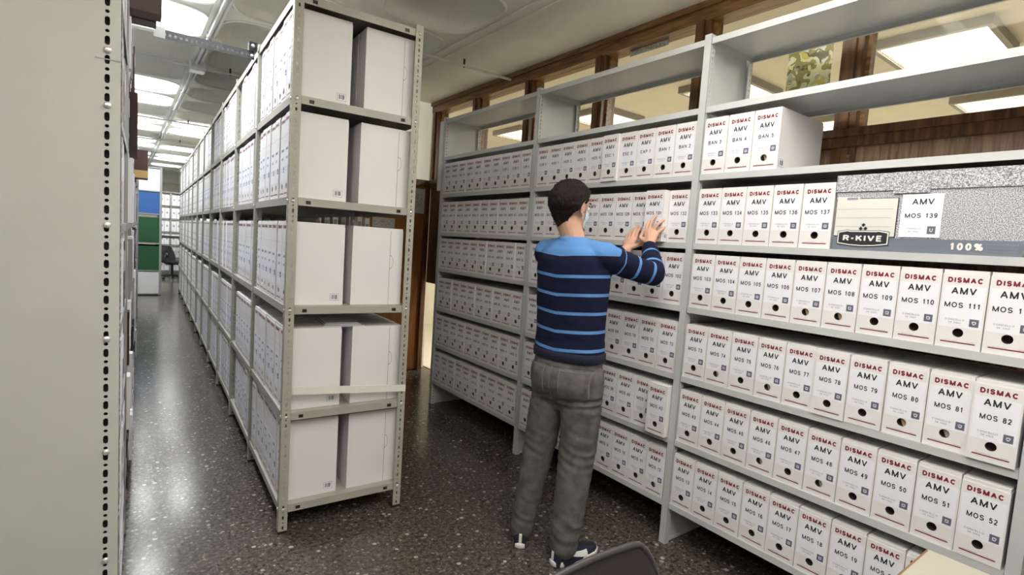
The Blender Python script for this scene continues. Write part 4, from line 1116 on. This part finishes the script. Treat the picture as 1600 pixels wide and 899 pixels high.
# hands
def hand(wr, mcps, pips, tips, thumb, cols, rad=.0088):
    for m in mcps: limb(mb, [wr.lerp(m, .05), wr.lerp(m, .6), m], [.021, .0145, .0115], n=12, sub=3)
    for a, b_ in zip(mcps[:-1], mcps[1:]): mb.capsule([wr.lerp(a, .6).lerp(wr.lerp(b_, .6), .5), a.lerp(b_, .5)], [.0135, .0115], 'skin', 10)
    for m, p, t in zip(mcps, pips, tips):
        d = p.lerp(t, .52) + (p-m.lerp(t, .5))*.12
        limb(mb, [m, p, d, t], [rad*1.12, rad*1.04, rad*.94, rad*.80], n=12, sub=3)
    limb(mb, thumb, [.016, .0125, .0108, .0088], n=12, sub=3)
hand(wrR, [V3(2.112, 1.752, 1.549), V3(2.112, 1.732, 1.559), V3(2.116, 1.711, 1.556), V3(2.122, 1.692, 1.543)],
     [V3(2.122, 1.757, 1.580), V3(2.122, 1.731, 1.600), V3(2.130, 1.697, 1.589), V3(2.140, 1.681, 1.562)],
     [V3(2.1465, 1.762, 1.606), V3(2.1465, 1.727, 1.634), V3(2.166, 1.690, 1.612), V3(2.172, 1.689, 1.578)],
     [wrR.lerp(V3(2.10, 1.752, 1.53), .35), V3(2.098, 1.768, 1.515), V3(2.124, 1.785, 1.532), V3(2.1455, 1.796, 1.553)], 'R')
hand(wrL, [V3(2.138, 1.838, 1.508), V3(2.132, 1.856, 1.514), V3(2.128, 1.873, 1.510), V3(2.122, 1.888, 1.500)],
     [V3(2.152, 1.842, 1.543), V3(2.148, 1.861, 1.551), V3(2.145, 1.879, 1.544), V3(2.14, 1.896, 1.528)],
     [V3(2.180, 1.846, 1.574), V3(2.180, 1.866, 1.581), V3(2.180, 1.884, 1.570), V3(2.178, 1.903, 1.548)],
     [wrL.lerp(V3(2.11, 1.83, 1.49), .3), V3(2.115, 1.812, 1.478), V3(2.135, 1.797, 1.490), V3(2.147, 1.786, 1.506)], 'L')
bodyme = remesh(mb, .0032, 5, .5)
headbvh = BVHTree.FromPolygons([v.co.copy() for v in bodyme.vertices], [tuple(p.vertices) for p in bodyme.polygons])
body = finish('body', bodyme, 'skin', person)
# --- jumper
mb = MB()
mb.loft([tor(.945, .160, .110), tor(.958, .168, .117), tor(.990, .172, .120), tor(1.05, .168, .114), tor(1.15, .170, .114), tor(1.25, .177, .118), tor(1.33, .182, .119), tor(1.39, .178, .115), tor(1.43, .160, .100), tor(1.462, .115, .080), tor(1.484, .078, .066)], 'knit', 40, 2.35)
trap = V3(1.664, 1.79, 1.445)
for sh, el, wr in ((shL, elL, wrL), (shR, elR, wrR)):
    limb(mb, [trap.lerp(sh, .35), sh.lerp(trap, .0)+V3(0,0,.002)], [.055, .061], n=20)
    limb(mb, [sh, sh.lerp(el, .5)+V3(0,0,-.004), el], [.063, .058, .054]); limb(mb, [el, el.lerp(wr, .4), el.lerp(wr, .90)], [.054, .049, .037])
jm = remesh(mb, .0055, 8, .5)
def seg(p, a, b):
    t = max(0, min(1, (p-a).dot(b-a)/(b-a).length_squared)); return (p-(a+(b-a)*t)).length, t
vals = []
for v in jm.vertices:
    p = v.co.copy()
    best = None
    for sh, el, wr in ((shL, elL, wrL), (shR, elR, wrR)):
        d1, t1 = seg(p, sh, el); d2, t2 = seg(p, el, wr)
        la = (el-sh).length
        if d1 <= d2: c = (d1/.062, t1*la)
        else: c = (d2/.050, la+t2*(wr-el).length)
        if best is None or c[0] < best[0]: best = c
    # torso distance
    cz = max(.93, min(1.44, p.z)); ctr, _, _, a_, b_ = tor(cz, .175, .117)
    q = p-ctr; dt = sqrt((q.dot(RT_)/a_)**2+(q.dot(FW)/b_)**2)
    st = 1.405-p.z + .012*abs(q.dot(RT_))/.17
    if best[0]-.25 < dt-.10 and best[1] > .02:
        k_ = max(0, min(1, (best[1]-.05)/.035)); s = min(st, .075)*(1-k_) + (best[1]+.012)*k_
    else: s = st
    vals.append(s)
    # folds
    nz = noise.noise(Vector((p.x*9, p.y*9, p.z*26)))*.0028 + noise.noise(Vector((p.x*16+4, p.y*16, p.z*13)))*.0022
    if p.z < 1.05: nz += noise.noise(Vector((p.x*8, p.y*8, p.z*40+2)))*.003
    dl = min(seg(p, shR, elR)[0], seg(p, elR, wrR)[0], seg(p, shL, elL)[0], seg(p, elL, wrL)[0])
    if dl < .075: nz += .0035*noise.noise(Vector((p.x*30, p.y*14, p.z*30)))
    v.co += v.normal*nz
# smooth the stripe value a little across neighbours
at = jm.attributes.new('stripe', 'FLOAT', 'POINT'); at.data.foreach_set('value', vals)
finish('jumper', jm, 'knit', person)
# ribbed hem and cuffs
mb = MB()
for k in range(3): pass
mb.loft([tor(.938, .166, .116), tor(.942, .174, .126), tor(.978, .176, .125), tor(.984, .168, .118)], 'navy', 48, 2.35, cap=False)
M['navy'] = plain('navy_rib_knit', (.007, .009, .032), .9, bump=.3, bscale=160)
hem = mb
for v_ in range(len(hem.v)): hem.v[v_] = tuple(Vector(hem.v[v_])-PR)
obj('ribbed_hem', hem, person, True)
for el, wr in ((elL, wrL), (elR, wrR)):
    mb = MB(); a, b_ = el.lerp(wr, .80), el.lerp(wr, .97); mb.tube([a-PR, a.lerp(b_, .5)-PR, b_-PR], [.0405, .038, .034], 'navy', 20, cap=False); obj('cuff', mb, person, True)
mb = MB(); n = 28
neck0 = [V3(1.666, 1.792, 1.478), V3(1.664, 1.795, 1.492)]
mb.loft([(neck0[0]-PR, RT_, FW, .079, .070), (neck0[1]-PR, RT_, FW, .071, .064), (neck0[1]-PR+V3(0,0,.003), RT_, FW, .064, .058)], 'lightknit', n, 2, cap=False)
M['lightknit'] = plain('light_blue_rib_knit', (.10, .24, .52), .9, bump=.3, bscale=160)
obj('neckband', mb, person, True)
# --- jeans
mb = MB()
mb.loft([tor(.70, .07, .06), tor(.76, .140, .105), tor(.82, .168, .130, -.008), tor(.88, .170, .130, -.008), tor(.935, .160, .116), tor(.968, .153, .108)], 'denim', 36, 2.3)
for s, h in ((-1, hipL), (1, hipR)):
    mb.ball(h+FW*-.042+V3(0, 0, -.035)-RT_*s*.006, (.082, .080, .085), 'denim', 20, 14, (FW, RT_, UP))
limb(mb, [hipL+V3(0,0,-.01), hipL.lerp(knL, .5), knL], [.092, .086, .077], 'denim'); limb(mb, [knL, knL.lerp(anL, .45), V3(1.568, 1.905, .075)], [.077, .068, .056], 'denim')
limb(mb, [hipR+V3(0,0,-.01), hipR.lerp(knR, .5), knR], [.094, .092, .086], 'denim'); limb(mb, [knR, knR.lerp(anR, .45), V3(1.640, 1.680, .085)], [.086, .077, .066], 'denim')
jn = remesh(mb, .0062, 7, .5)
for v in jn.vertices:
    p = v.co
    w_ = 0
    for k_ in (knL, knR, anL+V3(0,0,.07), anR+V3(0,0,.07), hipL+V3(0,0,-.13), hipR+V3(0,0,-.13)): w_ = max(w_, 1-abs(p.z-k_.z)/.13)
    w_ = max(.25, w_)
    a = p.dot(RT_)
    nz = (noise.noise(Vector((p.x*7+1, p.y*7, p.z*34+a*12)))*.0065 + noise.noise(Vector((p.x*14, p.y*14, p.z*22+3)))*.003)*w_
    # crease under the seat
    for h in (hipL, hipR):
        if (Vector((p.x-h.x, p.y-h.y))).length < .13 and p.dot(FW) < h.dot(FW)+.02:
            for zc, am in ((.765, .009), (.735, .006)):
                q = (p.z-zc-.10*(p.dot(RT_)-h.dot(RT_)))/.009; nz -= am*math.exp(-q*q)
    v.co += v.normal*nz
jbvh = BVHTree.FromPolygons([v.co.copy() for v in jn.vertices], [tuple(p.vertices) for p in jn.polygons])
jeans = finish('jeans', jn, 'denim', person)
def patch(bvh, origin, U, V, nrm, us, vs_, off_, mat, name, parent, shape=None, thick=.0012, sub=PR):
    """grid patch projected along -nrm onto a surface, with thickness"""
    mb = MB(); g = []
    for v_ in vs_:
        row_ = []
        for u_ in us:
            uu, vv = shape(u_, v_) if shape else (u_, v_)
            o_ = origin + U*uu + V*vv + nrm*.2
            hit, nn, _, _ = bvh.ray_cast(o_, -nrm)
            if hit is None:
                hit, nn, _, _ = bvh.find_nearest(origin+U*uu+V*vv)
            row_.append(hit + nrm*off_)
        g.append(row_)
    nu, nv = len(us), len(vs_); pts = [p-sub for r_ in g for p in r_]
    fs = [(j*nu+i, j*nu+i+1, (j+1)*nu+i+1, (j+1)*nu+i) for j in range(nv-1) for i in range(nu-1)]
    mb.add(pts, fs, mat); mb.add([p-nrm*(off_+thick) for p in pts], [f[::-1] for f in fs], mat)
    rim = [i for i in range(nu)]+[j*nu+nu-1 for j in range(1, nv)]+[(nv-1)*nu+i for i in range(nu-2, -1, -1)]+[j*nu for j in range(nv-2, 0, -1)]
    m_ = len(rim); mb.add([pts[i] for i in rim]+[pts[i]-nrm*(off_+thick) for i in rim], [(i, m_+i, m_+(i+1) % m_, (i+1) % m_) for i in range(m_)], mat)
    return obj(name, mb, parent, True)
rng = lambda a, b, n: [a+(b-a)*i/(n-1) for i in range(n)]
for h, s in ((hipL, -1), (hipR, 1)):
    c_ = h + RT_*s*.014
    shp = lambda u, v: (u*(1-.12*(v < -.02)), v - .012*(1-abs(u)/.062)*(v < -.06))
    pk = patch(jbvh, c_, -RT_, UP, -FW, rng(-.062, .062, 9), rng(-.085, .045, 9), .0055, 'denim', 'back_pocket', jeans, shp)
    patch(jbvh, c_, -RT_, UP, -FW, rng(-.062, .062, 9), [.034, .0365, .039], .0072, 'stitch', 'pocket_stitching', jeans)
    for e_ in (-.057, .0555): patch(jbvh, c_, -RT_, UP, -FW, [e_, e_+.0016], rng(-.078, .034, 9), .0072, 'stitch', 'pocket_stitching', jeans)
patch(jbvh, V3(1.663, 1.766, .90), -RT_, UP, -FW, [-.0015, 0, .0015], rng(-.14, .02, 16), .0018, 'stitch', 'seat_seam', jeans)
mb = MB(); mb.loft([(Vector(c)-PR, u, v, a, b) for c, u, v, a, b in (tor(.902, .164, .118, -.004), tor(.906, .1665, .1225, -.004), tor(.942, .162, .118), tor(.946, .156, .112))], 'denim', 48, 2.3, cap=False); obj('waistband', mb, jeans, True)
# --- trainers
def shoe(heel, d, outer, nm_lab):
    d = Vector(d).normalized(); s = Vector((-d.y, d.x, 0))   # s = left of the shoe
    T = lambda x, y, z: Vector(heel)+d*x+s*y+V3(0,0,z)
    out = [(0, .0), (.006, .022), (.03, .034), (.08, .034), (.14, .040), (.19, .047), (.235, .043), (.268, .024), (.278, 0)]
    outline = out + [(x, -y) for x, y in out[-2:0:-1]]
    outline = [(x, y*1.0+(.006*sin(pi*min(1, x/.278)))*(-outer)) for x, y in outline]
    r = MB(); n = len(outline)
    def ring(z, k): return [T(.139+(x-.139)*k, y*k, z) for x, y in outline]
    levels = [(0, .97), (.006, 1.0), (.022, 1.0), (.028, .985)]
    vs = [p-PR for z, k in levels for p in ring(z+(.0), k)]
    fs = [tuple(range(n-1, -1, -1)), tuple(range(3*n, 4*n))]+[(l*n+i, l*n+(i+1) % n, (l+1)*n+(i+1) % n, (l+1)*n+i) for l in range(3) for i in range(n)]
    r.add(vs, fs, 'rubber')
    root = empty('shoe', (0, 0, 0)); root.parent = person
    for k_ in list(root.keys()): pass
    obj('sole', r, root, True)
    # upper
    mb = MB(); rings = []
    for x, hw, top in ((.006, .022, .075), (.02, .032, .086), (.05, .035, .088), (.085, .036, .090), (.115, .038, .084), (.15, .042, .070), (.19, .044, .058), (.23, .040, .050), (.258, .026, .043), (.272, .010, .034)):
        zc = .024; rings.append((T(x, -.006*sin(pi*min(1, x/.278))*outer, zc+.0), s, UP, hw, top-zc))
    mb.loft(rings, 'suede', 28, 2.3)
    um = remesh(mb, .004, 4, .5); bv = BVHTree.FromPolygons([v.co.copy() for v in um.vertices], [tuple(p.vertices) for p in um.polygons])
    up_ = finish('upper', um, 'suede', root)
    sd = s*(-outer) if outer else s
    # curved side stripe
    def shp(u, v):
        x = .012+u*.165
        mid = .072-.040*u-.012*u*u+.018*u*u*u; hw = .0055+.010*u*(1-.1*u)
        return (x, mid+v*hw)
    for sg in (1, -1):
        patch(bv, Vector(heel), d, UP, s*sg, rng(0, 1, 18), rng(-1, 1, 4), .0025, 'rubber', 'side_stripe', root, lambda u, v: shp(u, v))
    patch(bv, Vector(heel), s, UP, -d, rng(-.007, .007, 4), rng(.03, .082, 7), .0022, 'rubber', 'heel_tab', root)
    for q in range(4):
        c_ = T(.125+.017*q, -.006*outer, .088-.009*q); mb = MB(); mb.tube([c_+s*.020-PR-V3(0,0,.006), c_-PR+V3(0,0,.002), c_-s*.020-PR-V3(0,0,.006)], .0028, 'suede', 8); obj('lace', mb, root)
    return root
shoe(V3(1.527, 1.858, 0), (.67, .742, 0), -1, 'left')
shoe(V3(1.572, 1.681, 0), (.999, -.025, 0), 1, 'right')
# --- hair
mb = MB(); NU, NV = 96, 64; pts = []
for j in range(NV+1):
    ph = pi*j/NV
    for i in range(NU):
        th = 2*pi*i/NU
        dv = Vector((sin(ph)*cos(th), sin(ph)*sin(th), cos(ph)))   # f, r, u
        f_, r_, u_ = dv
        R_ = 1/sqrt((f_/.110)**2+(r_/.094)**2+(u_/.108)**2)
        # hairline: keep the back and the top, retreat over face, ears and neck
        back = -f_; az = math.degrees(math.atan2(abs(r_), f_)); el_ = math.degrees(math.asin(max(-1, min(1, u_))))
        if az < 62: lim = 30
        elif az < 84: lim = 30-(az-62)/22*36
        elif az < 104: lim = -6+(math.sin((az-84)/20*pi))*14-(az-84)/20*16
        elif az < 135: lim = -22-(az-104)/31*37
        else: lim = -59-(az-135)/45*10
        m_ = max(0, min(1, (el_-lim)/7+.5)); m_ = m_*m_*(3-2*m_)
        nz = noise.noise(Vector((f_*9, r_*9, u_*5)))*.0055+noise.noise(Vector((f_*26, r_*26, u_*9)))*.0035
        if el_ < -8 and az > 96:
            w_ = min(1, (-8-el_)/16)*min(1, (az-96)/24); tgt = (.109-.048*max(0, (-el_-12)/48))/max(.35, cos(radians(el_)))
            R_ = R_*(1-w_)+tgt*(1-.10*abs(r_))*w_
        R_ = R_*(.60+.40*m_)+nz*m_
        pts.append(hp(-.010+f_*R_, r_*R_, .018+u_*R_)-PR)
fs = []
for j in range(NV):
    for i in range(NU):
        i2 = (i+1) % NU; fs.append((j*NU+i, (j+1)*NU+i, (j+1)*NU+i2, j*NU+i2))
mb.add(pts, fs, 'hair'); obj('hair', mb, person, True)
# --- mask, loops, eyes
g = []; us, vs_ = rng(-72, 72, 25), rng(-.098, -.004, 14)
for v_ in vs_:
    row_ = []
    for u_ in us:
        a = radians(u_); k = 1-.10*(abs(u_)/72)
        dr = (HF*cos(a)+HR*sin(a)).normalized(); o_ = hp(.015, 0, v_*k-.004)+dr*.25
        hit, nn, _, _ = headbvh.ray_cast(o_, -dr)
        if hit is None or (hit-HC).length > .2: hit = hp(.015, 0, v_*k)+dr*.075
        row_.append(hit+dr*(.0045+.002*sin(v_*500)))
    g.append(row_)
mb = MB(); nu, nv = len(us), len(vs_); P_ = [p-PR for r_ in g for p in r_]
fs = [(j*nu+i, j*nu+i+1, (j+1)*nu+i+1, (j+1)*nu+i) for j in range(nv-1) for i in range(nu-1)]
mb.add(P_, fs, 'maskm'); mb.add([p+(PR+p-HC).normalized()*.0014 for p in P_], [f[::-1] for f in fs], 'maskm')
mk = obj('face_mask', mb, person, True)
for s, ci in ((-1, 0), (1, nu-1)):
    mb = MB(); pa, pb = g[nv-2][ci], g[1][ci]; e1, e2 = hp(-.022, s*.090, .018), hp(-.02, s*.088, -.024)
    mb.tube([q-PR for q in (pa, pa.lerp(e1, .5)+HR*s*.004, e1)], .0013, 'rubber', 6); mb.tube([q-PR for q in (pb, pb.lerp(e2, .5)+HR*s*.004, e2)], .0013, 'rubber', 6)
    obj('ear_loop', mb, mk)
for s in (-1, 1):
    mb = MB(); mb.ball(hp(.074, s*.031, .008)-PR, .0115, 'eye', 14, 10); mb.ball(hp(.0835, s*.031, .008)-PR, .0045, 'ink', 10, 8); obj('eye', mb, person, True)
    mb = MB(); limb(mb, [hp(.086, s*.014, .030)-PR, hp(.086, s*.032, .036)-PR, hp(.074, s*.050, .030)-PR], [.004, .0045, .003], 'hair', 8, 3); obj('eyebrow', mb, person, True)
